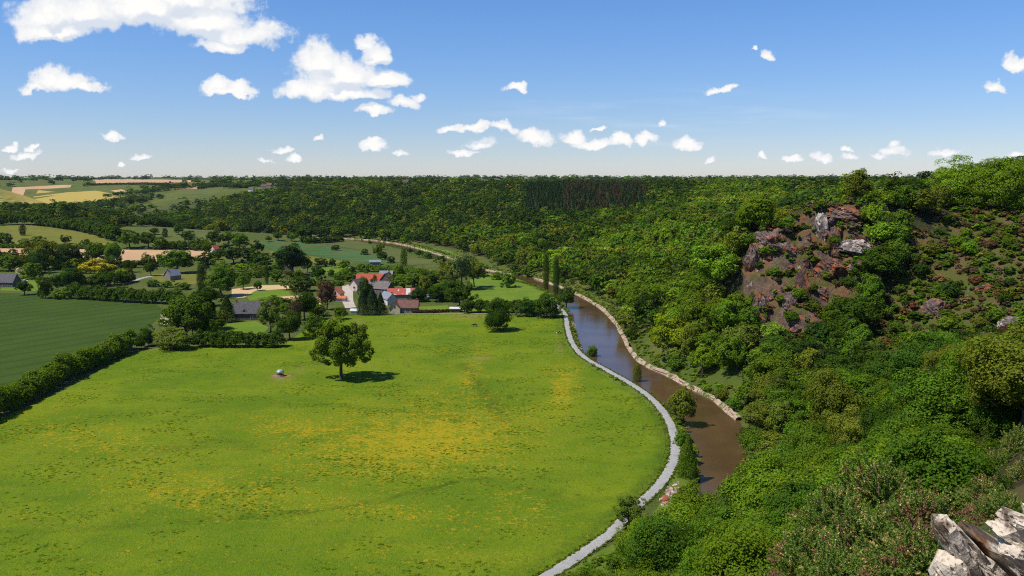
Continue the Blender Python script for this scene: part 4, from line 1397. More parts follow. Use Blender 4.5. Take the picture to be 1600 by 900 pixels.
def merge_stuff(name, idx, fn, kind='stuff'):
    Vs, Fs, Cs, off = [], [], [], 0
    for i in idx:
        V, F, loc, sc3, col = fn(i)
        a = rng.random() * 6.283
        ca, sa = math.cos(a), math.sin(a)
        P = V * sc3
        P = np.stack([P[:, 0] * ca - P[:, 1] * sa, P[:, 0] * sa + P[:, 1] * ca, P[:, 2]], 1) + loc
        Vs.append(P.astype(np.float32))
        Fs.append(F + off)
        off += len(P)
        Cs.append(np.tile(np.array(col, np.float32), (len(P), 1)))
    me = mesh_np(name, np.vstack(Vs), np.vstack(Fs), M['leaf_wood'], attrs={'tint': np.vstack(Cs)})
    return tag(link(name, me), kind=kind)


def woodfn(i):
    D = wD[i]
    k = int(rng.integers(0, 4))
    if plantation[i]:
        V, F = lowtree('conifer', k, 26, 5, 1.6)
        return V, F, (wx[i], wy[i], wz[i]), (0.75, 0.75, 1.25), vary(TINT['brown' if pine_brown[i] else 'conifer'], 0.2)
    if D < 230:
        V, F = lowtree('loose' if shp[i] else 'round', k, 90, 42, 0.44)
    elif D < 420:
        V, F = lowtree('loose' if shp[i] else 'round', k, 56, 22, 0.75)
    elif D < 800:
        V, F = lowtree('loose' if shp[i] else 'round', k, 30, 10, 1.25)
    else:
        V, F = lowtree('round', k, 20, 7, 1.8)
    tint = 'olive' if olivey[i] else TN[ti[i]]
    return V, F, (wx[i], wy[i], wz[i] - 0.4), (ww[i] / 8, ww[i] / 8, wh[i] / 10), vary(TINT[tint], 0.14)


merge_stuff('woodland', [i for i in order[300:]], woodfn)

# ---- shrubs of the heath and the spur
sx, sy = scatter(2.7, 60, 420, -2, 34)
sz_, sd_, sD_ = z_base(sx, sy)
sz_ = zt(sx, sy)
a1, a2 = rockmask(sx, sy, sz_, sd_)
cov = vnoise(sx / 9, sy / 9, 0, 70) + rng.normal(0, 0.35, len(sx))
k_ = ((a1 > 0) & (cov > -0.7)) | ((a2 > 0) & (cov > -0.95))
sx, sy, sz_, sD_, a1, a2 = [q[k_] for q in (sx, sy, sz_, sD_, a1, a2)]
sh = rng.uniform(0.9, 2.9, len(sx))
v = visible(sx, sy, sz_ + sh * 0.9, 2.0)
sx, sy, sz_, sD_, sh, a1 = [q[v] for q in (sx, sy, sz_, sD_, sh, a1)]
so_ = np.argsort(-(sh / sD_))
print('heath shrubs', len(sx))
HT = ['olive', 'heather', 'mid', 'heather', 'olive', 'mid', 'bright', 'dark', 'mid', 'rust', 'olive']
HW = {'olive': 'olive', 'heather': 'brown heathery', 'rust': 'rusty brown', 'mid': 'green', 'dark': 'dark green', 'copper': 'russet', 'bright': 'fresh green'}
sti = rng.integers(0, len(HT), len(sx))
spx, spy, _ = project(sx, sy, sz_)
for i in so_[:260]:
    t_ = HT[sti[i]]
    if a1[i] > 0:
        where = 'clinging to the red rocky spur'
    elif spy[i] < 380:
        where = 'on the upper heath under the skyline trees'
    elif spy[i] < 480:
        where = 'on the middle of the heath slope'
    else:
        where = 'on the lower heath beside the grey outcrop'
    plant('heath_shrub', f'{"low" if sh[i] < 1.5 else "taller"} {HW[t_]} shrub {where}', 'shrub', (sx[i], sy[i], sz_[i] - 0.15), sh[i] * rng.uniform(1.3, 2.1), sh[i], 'bush', t_, 'far', 'shrubs ' + where)


def shrubfn(i):
    V, F = lowtree('bush', int(rng.integers(0, 4)), 16, 14, 2.0)
    w = sh[i] * rng.uniform(1.2, 1.9)
    return V, F, (sx[i], sy[i], sz_[i] - 0.15), (w / 8, w / 8, sh[i] / 10), vary(TINT[HT[sti[i]]], 0.2)


if len(so_) > 260:
    merge_stuff('heath_scrub', so_[260:], shrubfn)

# ---- far country: copses and hedge trees out to the horizon
fx, fy = [], []
for s, a, b in [(60, 1500, 3000), (120, 3000, 6000), (260, 6000, 11000)]:
    x, y = scatter(s, a, b)
    fx.append(x)
    fy.append(y)
fx, fy = np.concatenate(fx), np.concatenate(fy)
hedgy = np.minimum(np.abs(vnoise(fx / 330, fy / 330, 0, 80)), np.abs(vnoise(fx / 520, fy / 260, 0, 81)))
kk = hedgy < 0.16
fx, fy = fx[kk], fy[kk]
fz = zt(fx, fy, False)
fpx, fpy, _ = project(fx, fy, fz)
fld = [[(-60, 298), (60, 297), (150, 298), (205, 310), (207, 316), (100, 323), (-60, 316)], [(145, 281), (310, 282), (308, 285), (150, 287)], [(262, 291), (310, 288), (308, 296), (270, 296)]]
kk = (fpx > -40) & (fpx < 1640)
for f_ in fld:
    kk &= ~inside(fpx, fpy, f_)
fx, fy, fz = fx[kk], fy[kk], fz[kk]
kk = visible(fx, fy, fz + 12, 4.0)
fx, fy, fz = fx[kk], fy[kk], fz[kk]
print('far trees', len(fx))


def farfn(i):
    D = math.hypot(fx[i], fy[i])
    V, F = lowtree('bush', int(rng.integers(0, 4)), 14, 5, 2.6)
    w = rng.uniform(10, 22) * (1 + D / 4500)
    h = rng.uniform(8, 14) * (1 + min(D, 7000) / 7000 * 0.9)
    return V, F, (fx[i], fy[i], fz[i] - 0.6), (w / 8, w / 8, h / 10), vary(TINT[['dark', 'deep', 'mid'][int(rng.integers(0, 3))]], 0.15)


merge_stuff('far_woodland', range(len(fx)), farfn)

# riverside weeds on the grassy bank and meadow edge
gx = catmull(RIVER_L[1:], 1.6)
gT = unit(np.gradient(gx, axis=0))
gN = np.stack([-gT[:, 1], gT[:, 0]], 1)
tl = []
for k in range(3):
    off = -rng.uniform(0.2, 4.5, len(gx))
    q = gx + gN * off[:, None]
    tl.append(np.column_stack([q, np.full(len(q), -0.1)]))
gx2 = catmull(RIVER_R[1:20], 1.7)
gT2 = unit(np.gradient(gx2, axis=0))
gN2 = np.stack([-gT2[:, 1], gT2[:, 0]], 1)
for k in range(3):
    q2 = gx2 + gN2 * rng.uniform(2.4, 9.0, len(gx2))[:, None]
    tl.append(np.column_stack([q2, zt(q2[:, 0], q2[:, 1], False) - 0.1]))
tl = np.vstack(tl)
tl = tl[rng.random(len(tl)) < 0.62]
pg, _ = seg_dist(tl[:, 0], tl[:, 1], PATH)
tl = tl[np.abs(pg) > 2.2]


def weedfn(i):
    V, F = lowtree('bush', int(rng.integers(0, 4)), 12, 10, 2.4)
    h = rng.uniform(0.35, 1.3)
    w = rng.uniform(1.2, 2.6)
    return V, F, tl[i], (w / 8, w / 8, h / 10), vary(TINT[['mid', 'bright', 'olive'][int(rng.integers(0, 3))]], 0.15)


merge_stuff('bank_vegetation', range(len(tl)), weedfn)
# tussocks of longer grass over the meadow, and ragged verges along the gravel path
gq = np.random.default_rng(21)
tx = np.column_stack([gq.uniform(-165, 75, 60000), gq.uniform(140, 470, 60000)])
mpoly = [(-330., 60.), (-330., 262.)] + [tuple(flat(*p)) for p in [(0, 660), (100, 616), (205, 560), (250, 549), (330, 547), (440, 547), (470, 524), (500, 503), (560, 494), (720, 493), (868, 496)]] + [tuple(p + np.array((-2.6, 0))) for p in PATH[4:]] + [(-90., 80.)]
tx = tx[inside(tx[:, 0], tx[:, 1], mpoly)]
tn = fbm(tx[:, 0] / 14, tx[:, 1] / 9, 0, 95, 3) + gq.normal(0, 0.16, len(tx))
tp = project(tx[:, 0], tx[:, 1], 0 * tx[:, 0])
tx = tx[(tn > 0.23) & (tp[0] > -20) & (tp[1] < 920)]
print('tussocks', len(tx))


def tuftfn(i):
    V, F = lowtree('bush', int(rng.integers(0, 4)), 5, 3, 3.4)
    w, h = rng.uniform(0.4, 1.15), rng.uniform(0.05, 0.15)
    return V, F, (tx[i][0], tx[i][1], 0.05), (w / 8, w / 8, h / 10), vary(((0.115, 0.195, 0.010), (0.17, 0.225, 0.012), (0.085, 0.16, 0.010))[int(rng.integers(0, 3))], 0.15)


merge_stuff('meadow_tussocks', range(len(tx)), tuftfn)
vx = catmull(PATH[2:], 0.55)
vT = unit(np.gradient(vx, axis=0))
vN = np.stack([-vT[:, 1], vT[:, 0]], 1)
vq = np.vstack([vx + vN * (s_ * (1.15 + np.abs(gq.normal(0, 0.45, len(vx)))))[:, None] for s_ in (-1, 1, -1, 1)])
vq = vq[gq.random(len(vq)) < 0.7]


def vergefn(i):
    V, F = lowtree('bush', int(rng.integers(0, 4)), 5, 4, 3.2)
    w, h = rng.uniform(0.4, 1.0), rng.uniform(0.15, 0.5)
    return V, F, (vq[i][0], vq[i][1], 0.06), (w / 8, w / 8, h / 10), vary(((0.085, 0.145, 0.010), (0.14, 0.17, 0.02), (0.06, 0.115, 0.010))[int(rng.integers(0, 3))], 0.15)


merge_stuff('path_verge_grass', range(len(vq)), vergefn)
# ================================================================== buildings
print('village')


def roof_mat(name, col, var=0.3, course=2.2):
    t = NT(name)
    v = t.coord()
    n = t.noise(1.2, 5, 0.65, v)
    n2 = t.noise(7.0, 3, 0.6, v)
    c = t.mix(t.ramp(n, 0.35, 0.65), tuple(x * (1 - var) for x in col), tuple(min(1, x * (1 + var * 0.6)) for x in col))
    c = t.mix(t.math('MULTIPLY', t.ramp(n2, 0.45, 0.7), 0.4), c, tuple(x * 0.6 for x in col))
    wv = t.n('ShaderNodeTexWave', wave_type='BANDS', bands_direction='Z')
    wv.inputs['Scale'].default_value = course
    t.l(v, wv.inputs['Vector'])
    t.pbr(c, 0.85, 0.2, t.bump(wv.outputs['Fac'], 0.5, 0.05))
    return t.m


def striped_roof():
    t = NT('red_and_white_sheet_roof')
    v = t.coord()
    s = t.n('ShaderNodeSeparateXYZ')
    t.l(v, s.inputs[0])
    n = t.n('ShaderNodeTexWhiteNoise', noise_dimensions='1D')
    t.l(t.math('FLOOR', t.math('MULTIPLY', s.outputs[0], 0.8)), n.inputs['W'])
    f = t.math('GREATER_THAN', n.outputs['Value'], 0.70)
    up = t.ramp(t.noise(0.35, 3, 0.5, v), 0.60, 0.66)
    c = t.mix(t.math('MAXIMUM', f, up), (0.36, 0.075, 0.05), (0.52, 0.48, 0.44))
    t.pbr(c, 0.7, 0.2)
    return t.m


M['r_brown'] = roof_mat('brown_tile_roof', (0.175, 0.085, 0.065))
M['r_slate'] = roof_mat('slate_roof', (0.105, 0.098, 0.105))
M['r_blue'] = roof_mat('blue_slate_roof', (0.20, 0.22, 0.26), 0.2)
M['r_red'] = roof_mat('red_tile_roof', (0.40, 0.088, 0.05))
M['r_orange'] = roof_mat('orange_tile_roof', (0.50, 0.16, 0.075))
M['r_old'] = roof_mat('weathered_slate_roof', (0.16, 0.13, 0.125))
M['r_stripe'] = striped_roof()
M['r_white'] = roof_mat('pale_sheet_roof', (0.55, 0.54, 0.52), 0.15)
M['w_cream'] = simple_mat('cream_render', (0.60, 0.50, 0.34), 0.15, 1.5)
M['w_white'] = simple_mat('white_render', (0.58, 0.55, 0.49), 0.1, 1.5)
M['w_pink'] = simple_mat('pinkish_render', (0.62, 0.50, 0.43), 0.15, 1.5)
M['w_stone'] = simple_mat('fieldstone', (0.30, 0.25, 0.19), 0.4, 2.5, bump=0.5)
M['w_dark'] = simple_mat('dark_fieldstone', (0.15, 0.135, 0.125), 0.4, 2.5, bump=0.5)
M['glass'] = simple_mat('window_glass', (0.03, 0.035, 0.045), 0.2, 1, rough=0.08, spec=0.5)
M['door'] = simple_mat('painted_door', (0.12, 0.06, 0.035), 0.2, 2)
M['brick'] = simple_mat('chimney_brick', (0.30, 0.13, 0.085), 0.3, 6)
M['wood'] = simple_mat('weathered_wood', (0.20, 0.13, 0.08), 0.4, 5, stretch=(1, 1, 6))
M['paint_white'] = simple_mat('white_car_paint', (0.78, 0.78, 0.78), 0.03, 1, rough=0.3, spec=0.5)
M['tyre'] = simple_mat('tyre_rubber', (0.02, 0.02, 0.02), 0.2, 5)
M['zinc'] = simple_mat('galvanised_sheet', (0.33, 0.35, 0.37), 0.15, 2, rough=0.5, spec=0.5, metal=0.3)
M['darkmetal'] = simple_mat('dark_metal', (0.05, 0.05, 0.05), 0.2, 4)
M['soil'] = field_mat('trampled_soil', (0.24, 0.12, 0.06), (0.30, 0.16, 0.09), 0.5, fine=1.5)
M['white_rock'] = rock_mat('lichened_white_rock', 0.74, 0.30, (0.27, 0.19, 0.13), 3.0, (0.54, 0.46, 0.36), (0.24, 0.13, 0.06))
M['spur_rock'] = rock_mat('purple_grey_rock', 0.25, 0.5, (0.14, 0.10, 0.085), 0.7, (0.32, 0.29, 0.25))
M['red_rock'] = rock_mat('rust_red_rock', 0.1, 0.62, (0.12, 0.075, 0.06), 0.7, (0.34, 0.28, 0.23))
M['pale_rock'] = rock_mat('pale_grey_rock', 0.5, 0.3, (0.16, 0.13, 0.115), 0.7, (0.37, 0.34, 0.30))


def shell(L, W, hw, hr, over=0.4):
    """walls with gables, and two roof slabs, ridge along x"""
    bw = bmesh.new()
    x, y = L / 2, W / 2
    P = [(-y, -0.6), (y, -0.6), (y, hw), (0, hw + hr), (-y, hw)]
    a = [bw.verts.new((-x, p[0], p[1])) for p in P]
    b = [bw.verts.new((x, p[0], p[1])) for p in P]
    bw.faces.new(a)
    bw.faces.new(b[::-1])
    for i in (0, 1, 4):
        j = (i + 1) % 5
        bw.faces.new((a[i], b[i], b[j], a[j]))
    for i in (2, 3):
        bw.faces.new((a[i], b[i], b[i + 1], a[i + 1]))
    br = bmesh.new()
    sl = hr / y
    t = 0.16
    for s in (-1, 1):
        e = y + over
        q = [(0.0, hw + hr + 0.03), (s * e, hw - sl * over + 0.03), (s * e, hw - sl * over + 0.03 + t), (0.0, hw + hr + 0.03 + t)]
        aa = [br.verts.new((-x - over, p[0], p[1])) for p in q]
        bb = [br.verts.new((x + over, p[0], p[1])) for p in q]
        br.faces.new(aa)
        br.faces.new(bb[::-1])
        for i in range(4):
            j = (i + 1) % 4
            br.faces.new((aa[i], bb[i], bb[j], aa[j]))
    return bw, br


def house(name, label, px, py, blocks, cat='house', chim=(), wins=(), doors=(), rz=0.0, dy=0.0, group=None, dorm=(), loc=None):
    """blocks: (dx, dy, L, W, wall height, roof height, ridge angle deg, wall material, roof material)"""
    if loc is None:
        p = hit(px, py)
        loc = (p[0], p[1] + blocks[0][3] / 2 * abs(math.cos(R(rz))) + dy, p[2])
    e = empty(name, loc, R(rz))
    tag(e, label, cat, group)
    roofs = []
    for k, (dx, dy_, L, W, hw, hr, ang, wm, rm) in enumerate(blocks):
        bw, br = shell(L, W, hw, hr)
        w = link('wall', bm_mesh('wall', bw, M[wm]), e)
        r = link('roof', bm_mesh('roof', br, M[rm]), e)
        for o in (w, r):
            o.location = (dx, dy_, 0.01 * k)
            o.rotation_euler = (0, 0, R(ang))
        roofs.append(r)
    for (bi, x, y, z) in chim:
        bm = bmesh.new()
        bx(bm, x - 0.35, x + 0.35, y - 0.3, y + 0.3, z - 1.2, z + 0.9)
        bx(bm, x - 0.42, x + 0.42, y - 0.37, y + 0.37, z + 0.9, z + 1.05)
        link('chimney', bm_mesh('chimney', bm, M['brick']), roofs[bi])
    for (x, y, z, w, h, face) in wins:
        put_opening('window', e, x, y, z, w, h, face)
    for (x, y, z, w, h, face) in doors:
        put_opening('door', e, x, y, z, w, h, face)
    for (x, y, z) in dorm:
        bw, br = shell(1.6, 1.5, 1.2, 0.8, 0.2)
        d = link('dormer', bm_mesh('dormer', bw, M['w_white']), e)
        d.location = (x, y, z)
        d.rotation_euler = (0, 0, R(90))
        rr = link('dormer_roof', bm_mesh('dormer_roof', br, M['r_slate']), d)
        bm = bmesh.new()
        bx(bm, -0.83, -0.805, -0.45, 0.45, 0.25, 1.15)
        link('window', bm_mesh('window', bm, M['glass']), d)
    return e


def put_opening(kind, e, x, y, z, w, h, face):
    bm = bmesh.new()
    bf = bmesh.new()
    d = 0.05
    f = 0.1
    if face in ('front', 'back'):
        s = -1 if face == 'front' else 1
        y0, y1 = sorted((y + s * 0.01, y + s * d))
        bx(bm, x - w / 2, x + w / 2, y0, y1, z, z + h)
        y0, y1 = sorted((y + s * 0.005, y + s * (d + 0.04)))
        bx(bf, x - w / 2 - f, x - w / 2 - 0.002, y0, y1, z - f, z + h + f)
        bx(bf, x + w / 2 + 0.002, x + w / 2 + f, y0, y1, z - f, z + h + f)
        bx(bf, x - w / 2, x + w / 2, y0, y1, z + h + 0.002, z + h + f)
        if kind == 'window':
            bx(bf, x - w / 2, x + w / 2, y0, y1 + 0.03, z - f, z - 0.002)
    else:
        s = -1 if face == 'left' else 1
        x0, x1 = sorted((x + s * 0.01, x + s * d))
        bx(bm, x0, x1, y - w / 2, y + w / 2, z, z + h)
        x0, x1 = sorted((x + s * 0.005, x + s * (d + 0.04)))
        bx(bf, x0, x1, y - w / 2 - f, y - w / 2 - 0.002, z - f, z + h + f)
        bx(bf, x0, x1, y + w / 2 + 0.002, y + w / 2 + f, z - f, z + h + f)
        bx(bf, x0, x1, y - w / 2, y + w / 2, z + h + 0.002, z + h + f)
    o = link(kind, bm_mesh(kind, bm, M['glass' if kind == 'window' else 'door']), e)
    link('frame', bm_mesh('frame', bf, M['w_white']), o)


house('brown_roof_house', 'brown-roofed house with cream gable at the far edge of the meadow', 637, 489,
      [(0, 0, 10.5, 7.0, 3.0, 3.4, 0, 'w_stone', 'r_brown'), (-6.6, -1.6, 8.5, 5.6, 3.0, 3.0, 90, 'w_cream', 'r_brown')],
      chim=[(0, 4.6, 0, 6.2)], wins=[(-0.5, -3.5, 1.0, 1.1, 1.2, 'front'), (2.2, -3.5, 1.0, 1.1, 1.2, 'front'), (-6.6, -5.85, 3.0, 0.8, 1.0, 'front')], doors=[(4.0, -3.5, 0.0, 1.0, 2.1, 'front')])
house('slate_house', 'grey-blue slate house running back from the brown-roofed house', 606, 476,
      [(0, 0, 13, 6.0, 3.6, 3.0, 118, 'w_white', 'r_blue')], chim=[(0, -5.6, 0, 6.4)], wins=[(-2.2, -4.6, 1.4, 0.9, 1.1, 'front')])
house('slate_house', 'small old slate house squeezed between two village roofs', 597, 461, [(0, 0, 12, 7, 4.0, 3.6, 150, 'w_dark', 'r_old')], chim=[(0, 5.0, 0, 7.4)])
house('striped_barn', 'barn with patched red and white sheet roof in the village', 627, 469, [(0, 0, 16.5, 8, 3.4, 3.0, 3, 'w_stone', 'r_stripe')], cat='barn',
      doors=[(-3.0, -4.0, 0.0, 2.6, 2.8, 'front')])
house('red_barn', 'large red-roofed barn at the top of the village', 579, 446, [(0, 0, 19, 8, 3.4, 4.0, -3, 'w_stone', 'r_red')], cat='barn', wins=[(-5, -4.3, 1.2, 1.2, 1.2, 'front'), (5, -3.8, 1.2, 1.2, 1.2, 'front')])
house('slate_house', 'tall dark slate farmhouse left of the red-roofed barn', 558, 454, [(0, 0, 10, 6, 3.8, 3.4, 65, 'w_pink', 'r_old')], chim=[(0, 4.3, 0, 7.4)],
      wins=[(-1.5, -5.2, 1.6, 0.9, 1.2, 'front')])
house('slate_house', 'weathered farm roof in the middle of the village behind the conifers', 588, 458, [(0, 0, 15, 7.5, 3.6, 3.6, -8, 'w_dark', 'r_old')], chim=[(0, 6.4, 0, 7.4)])
house('brown_roof_house', 'narrow brown gabled house at the right end of the red barn', 604, 447, [(0, 0, 10, 7, 4.2, 4.2, 80, 'w_dark', 'r_brown')], chim=[(0, 4.2, 0, 8.6)])
house('slate_house', 'little grey roof beside the red barn by the garden trees', 603, 436, [(0, 0, 9, 6, 3.0, 2.6, 0, 'w_stone', 'r_blue')])
house('orange_roof_cottage', 'small cottage with orange-red gable roof and pale front by the sandy yard', 524, 470, [(0, 0, 8, 7.0, 4.2, 3.2, 82, 'w_pink', 'r_orange'), (3.0, -5.5, 7.5, 4.0, 2.0, 1.0, 0, 'w_pink', 'r_orange')],
      wins=[(0.4, -4.0, 1.6, 1.0, 1.2, 'front'), (-1.6, -4.0, 1.6, 0.9, 1.1, 'front')])
house('slate_longhouse', 'long stone farmhouse under a steep dark slate roof with dormers, behind the hedge', 393, 500,
      [(0, 0, 17.5, 7.5, 3.6, 5.0, 4, 'w_dark', 'r_slate')], chim=[(0, 8.2, 0, 9.0), (0, -8.2, 0, 9.0)],
      wins=[(-5, -3.95, 1.0, 1.0, 1.3, 'front'), (4.5, -3.6, 1.0, 1.0, 1.3, 'front')], doors=[(0.2, -3.75, 0.0, 1.1, 2.1, 'front')], dorm=[(4.0, -2.6, 3.6), (-3.5, -3.0, 3.4)])
house('stone_cottage', 'small stone cottage with pale slate roof at the end of the farm track', 267, 438, [(0, 0, 9.5, 6.5, 3.4, 3.6, 62, 'w_stone', 'r_blue')],
      chim=[(0, -4.2, 0, 7.2)], wins=[(1.2, -4.6, 1.2, 0.8, 1.0, 'front')])
house('stone_barn', 'small grey stone barn with pointed gable below the dark dome tree', 447, 434, [(0, 0, 9, 7, 3.6, 4.2, 80, 'w_dark', 'r_old')], cat='barn', doors=[(0.2, -4.52, 0.0, 1.8, 2.2, 'front')])
house('slate_house', 'dark slate-roofed house half out of frame beyond the crop field', 4, 449, [(0, 0, 15, 9, 3.4, 5.0, -5, 'w_dark', 'r_slate')], wins=[(4, -4.9, 1.0, 1.1, 1.2, 'front'), (1, -4.65, 1.0, 1.1, 1.2, 'front')])
house('garden_shed', 'low brown wooden shed with pale roof at the end of the garden lawn', 711, 488, [(0, 0, 5.2, 3.0, 1.9, 0.7, 0, 'wood', 'r_white')], cat='shed', doors=[(1.0, -1.5, 0, 0.9, 1.7, 'front')])
house('field_shed', 'small grey-blue shed beside the cereal field above the village', 585, 414, [(0, 0, 9, 6, 2.4, 1.4, 10, 'w_stone', 'r_blue')], cat='shed')
house('orange_hut', 'small bright orange hut by the path above the willows', 653, 428, [(0, 0, 3.4, 3.4, 3.0, 1.0, 0, 'r_orange', 'r_orange')], cat='hut')
house('lane_house', 'small white house with red roof on the lane beyond the orchard', 334, 396, [(0, 0, 6, 6, 4, 3, 60, 'w_white', 'r_red')])
house('field_shed', 'tiny white-walled hut at the meadow corner before the conifer screen', 554, 490, [(0, 0, 4.0, 2.6, 1.5, 0.8, -8, 'w_white', 'r_white')], cat='shed')
# far houses along the plateau
FARH = [(393, 297, 16, 'w_white', 'r_slate', 'white plateau house below the left skyline'),
        (412, 292, 14, 'w_white', 'r_brown', 'first brown-roofed house of the hamlet over the left woods'),
        (421, 290, 16, 'w_stone', 'r_brown', 'second house of the hamlet over the left woods, with stone walls'),
        (432, 290, 14, 'w_white', 'r_old', 'third house of the hamlet over the left woods, palest of them'),
        (462, 284, 16, 'w_cream', 'r_orange', 'cream farmhouse on the skyline over the woods'),
        (472, 284, 12, 'w_white', 'r_slate', 'small white house right of the cream skyline farmhouse'),
        (634, 285, 18, 'w_cream', 'r_brown', 'cream plateau house above the middle of the woods'),
        (694, 288, 20, 'w_cream', 'r_red', 'low red-roofed farm on the plateau above the woods'),
        (707, 285, 12, 'w_white', 'r_slate', 'white house next to the low red-roofed farm on the plateau'),
        (724, 288, 13, 'w_white', 'r_white', 'pale-roofed shed on the plateau right of the red-roofed farm'),
        (759, 285, 12, 'w_white', 'r_slate', 'tiny white house on the skyline over the plateau field'),
        (796, 294, 14, 'w_cream', 'r_orange', 'orange-roofed house at the edge of the tan plateau field'),
        (1118, 295, 16, 'w_white', 'r_red', 'red-roofed house showing over the bright ridge trees'),
        (1150, 283, 30, 'w_white', 'r_brown', 'leftmost long farm building on the far right plateau'),
        (1160, 282, 26, 'w_cream', 'r_white', 'middle pale farm building on the far right plateau'),
        (918, 281, 26, 'w_white', 'r_slate', 'white farm on the far centre plateau')]
for (px, py, L, wm, rm, lab) in FARH:
    d = ray(px, py)
    # first point along the ray where the plateau comes close to it
    ys = np.geomspace(900, 5000, 400)
    gz = zt(d[0] / d[1] * ys, ys, False)
    gap = CAM_Z + d[2] / d[1] * ys - gz
    i = int(np.argmin(np.abs(gap - 5) + np.where(ys < 1300, 4, 0) + ys / 4000.0))
    D = ys[i]
    z = CAM_Z + d[2] / d[1] * D - 1.0
    z = max(z, gz[i])
    e = house('plateau_house', lab, 0, 0, [(0, 0, L * 0.75, 8, float(np.clip(4.0 + z - gz[i], 4, 6.5)), 4.5, 0, wm, rm)], loc=(d[0] / d[1] * D, D, gz[i]), rz=float(rng.uniform(-25, 25)), group='houses on the plateau')

# ---- meadow things
def feeder():
    p, s = at_px(438, 588)
    e = empty('cattle_feeder', (p[0], p[1], 0.06))
    e.scale = (0.86, 0.86, 0.86)
    tag(e, 'round cattle feeder with pale domed metal roof on a trampled patch of meadow', 'feeder')
    r = 1.5
    # dome roof of ten sheets
    V, F = [], []
    n, m = 20, 6
    for j in range(m + 1):
        a = math.pi / 2 * j / m
        for k in range(n):
            b = 2 * math.pi * k / n
            rr = r * 1.08 * math.cos(a) * (1.0 + (0.015 if k % 2 else 0))
            V.append((rr * math.cos(b), rr * math.sin(b), 1.75 + 1.15 * math.sin(a)))
    for j in range(m):
        for k in range(n):
            F.append((j * n + k, j * n + (k + 1) % n, (j + 1) * n + (k + 1) % n, (j + 1) * n + k))
    link('dome_roof', mesh_np('dome_roof', np.array(V), np.array(F), M['zinc']), e)
    for k in range(6):
        a = k * math.pi / 3
        V, F = tube([(r * math.cos(a), r * math.sin(a), -0.1), (r * math.cos(a), r * math.sin(a), 1.8)], [0.05, 0.05], 6)
        link('post', mesh_np('post', V, F, M['darkmetal']), e)
    bm = bmesh.new()
    bmesh.ops.create_cone(bm, cap_ends=False, segments=28, radius1=r, radius2=r, depth=0.75, matrix=__import__('mathutils').Matrix.Translation((0, 0, 0.4)))
    link('ring', bm_mesh('ring', bm, M['zinc']), e)
    bm = bmesh.new()
    bmesh.ops.create_icosphere(bm, subdivisions=3, radius=1.25)
    for v in bm.verts:
        v.co.z = max(v.co.z, -0.2) * 0.8 + 0.25 + 0.1 * math.sin(v.co.x * 7) * math.cos(v.co.y * 6)
    link('hay', bm_mesh('hay', bm, simple_mat('hay', (0.30, 0.22, 0.09), 0.4, 5)), e)
    # the trampled ring of soil
    g = np.random.default_rng(3)
    V = [(0, 0, 0.0)]
    for k in range(40):
        a = 2 * math.pi * k / 40
        rr = 2.6 + 0.7 * math.sin(a * 3 + 1) * 0.5 + g.random() * 0.4
        V.append((p[0] * 0 + rr * math.cos(a) * 1.25, rr * math.sin(a), 0.0))
    F = [(0, 1 + k, 1 + (k + 1) % 40) for k in range(40)]
    o = link('trampled_soil', mesh_np('trampled_soil', np.array(V), np.array(F), M['soil']), None, (p[0], p[1], 0.10))
    tag(o, kind='structure')


feeder()


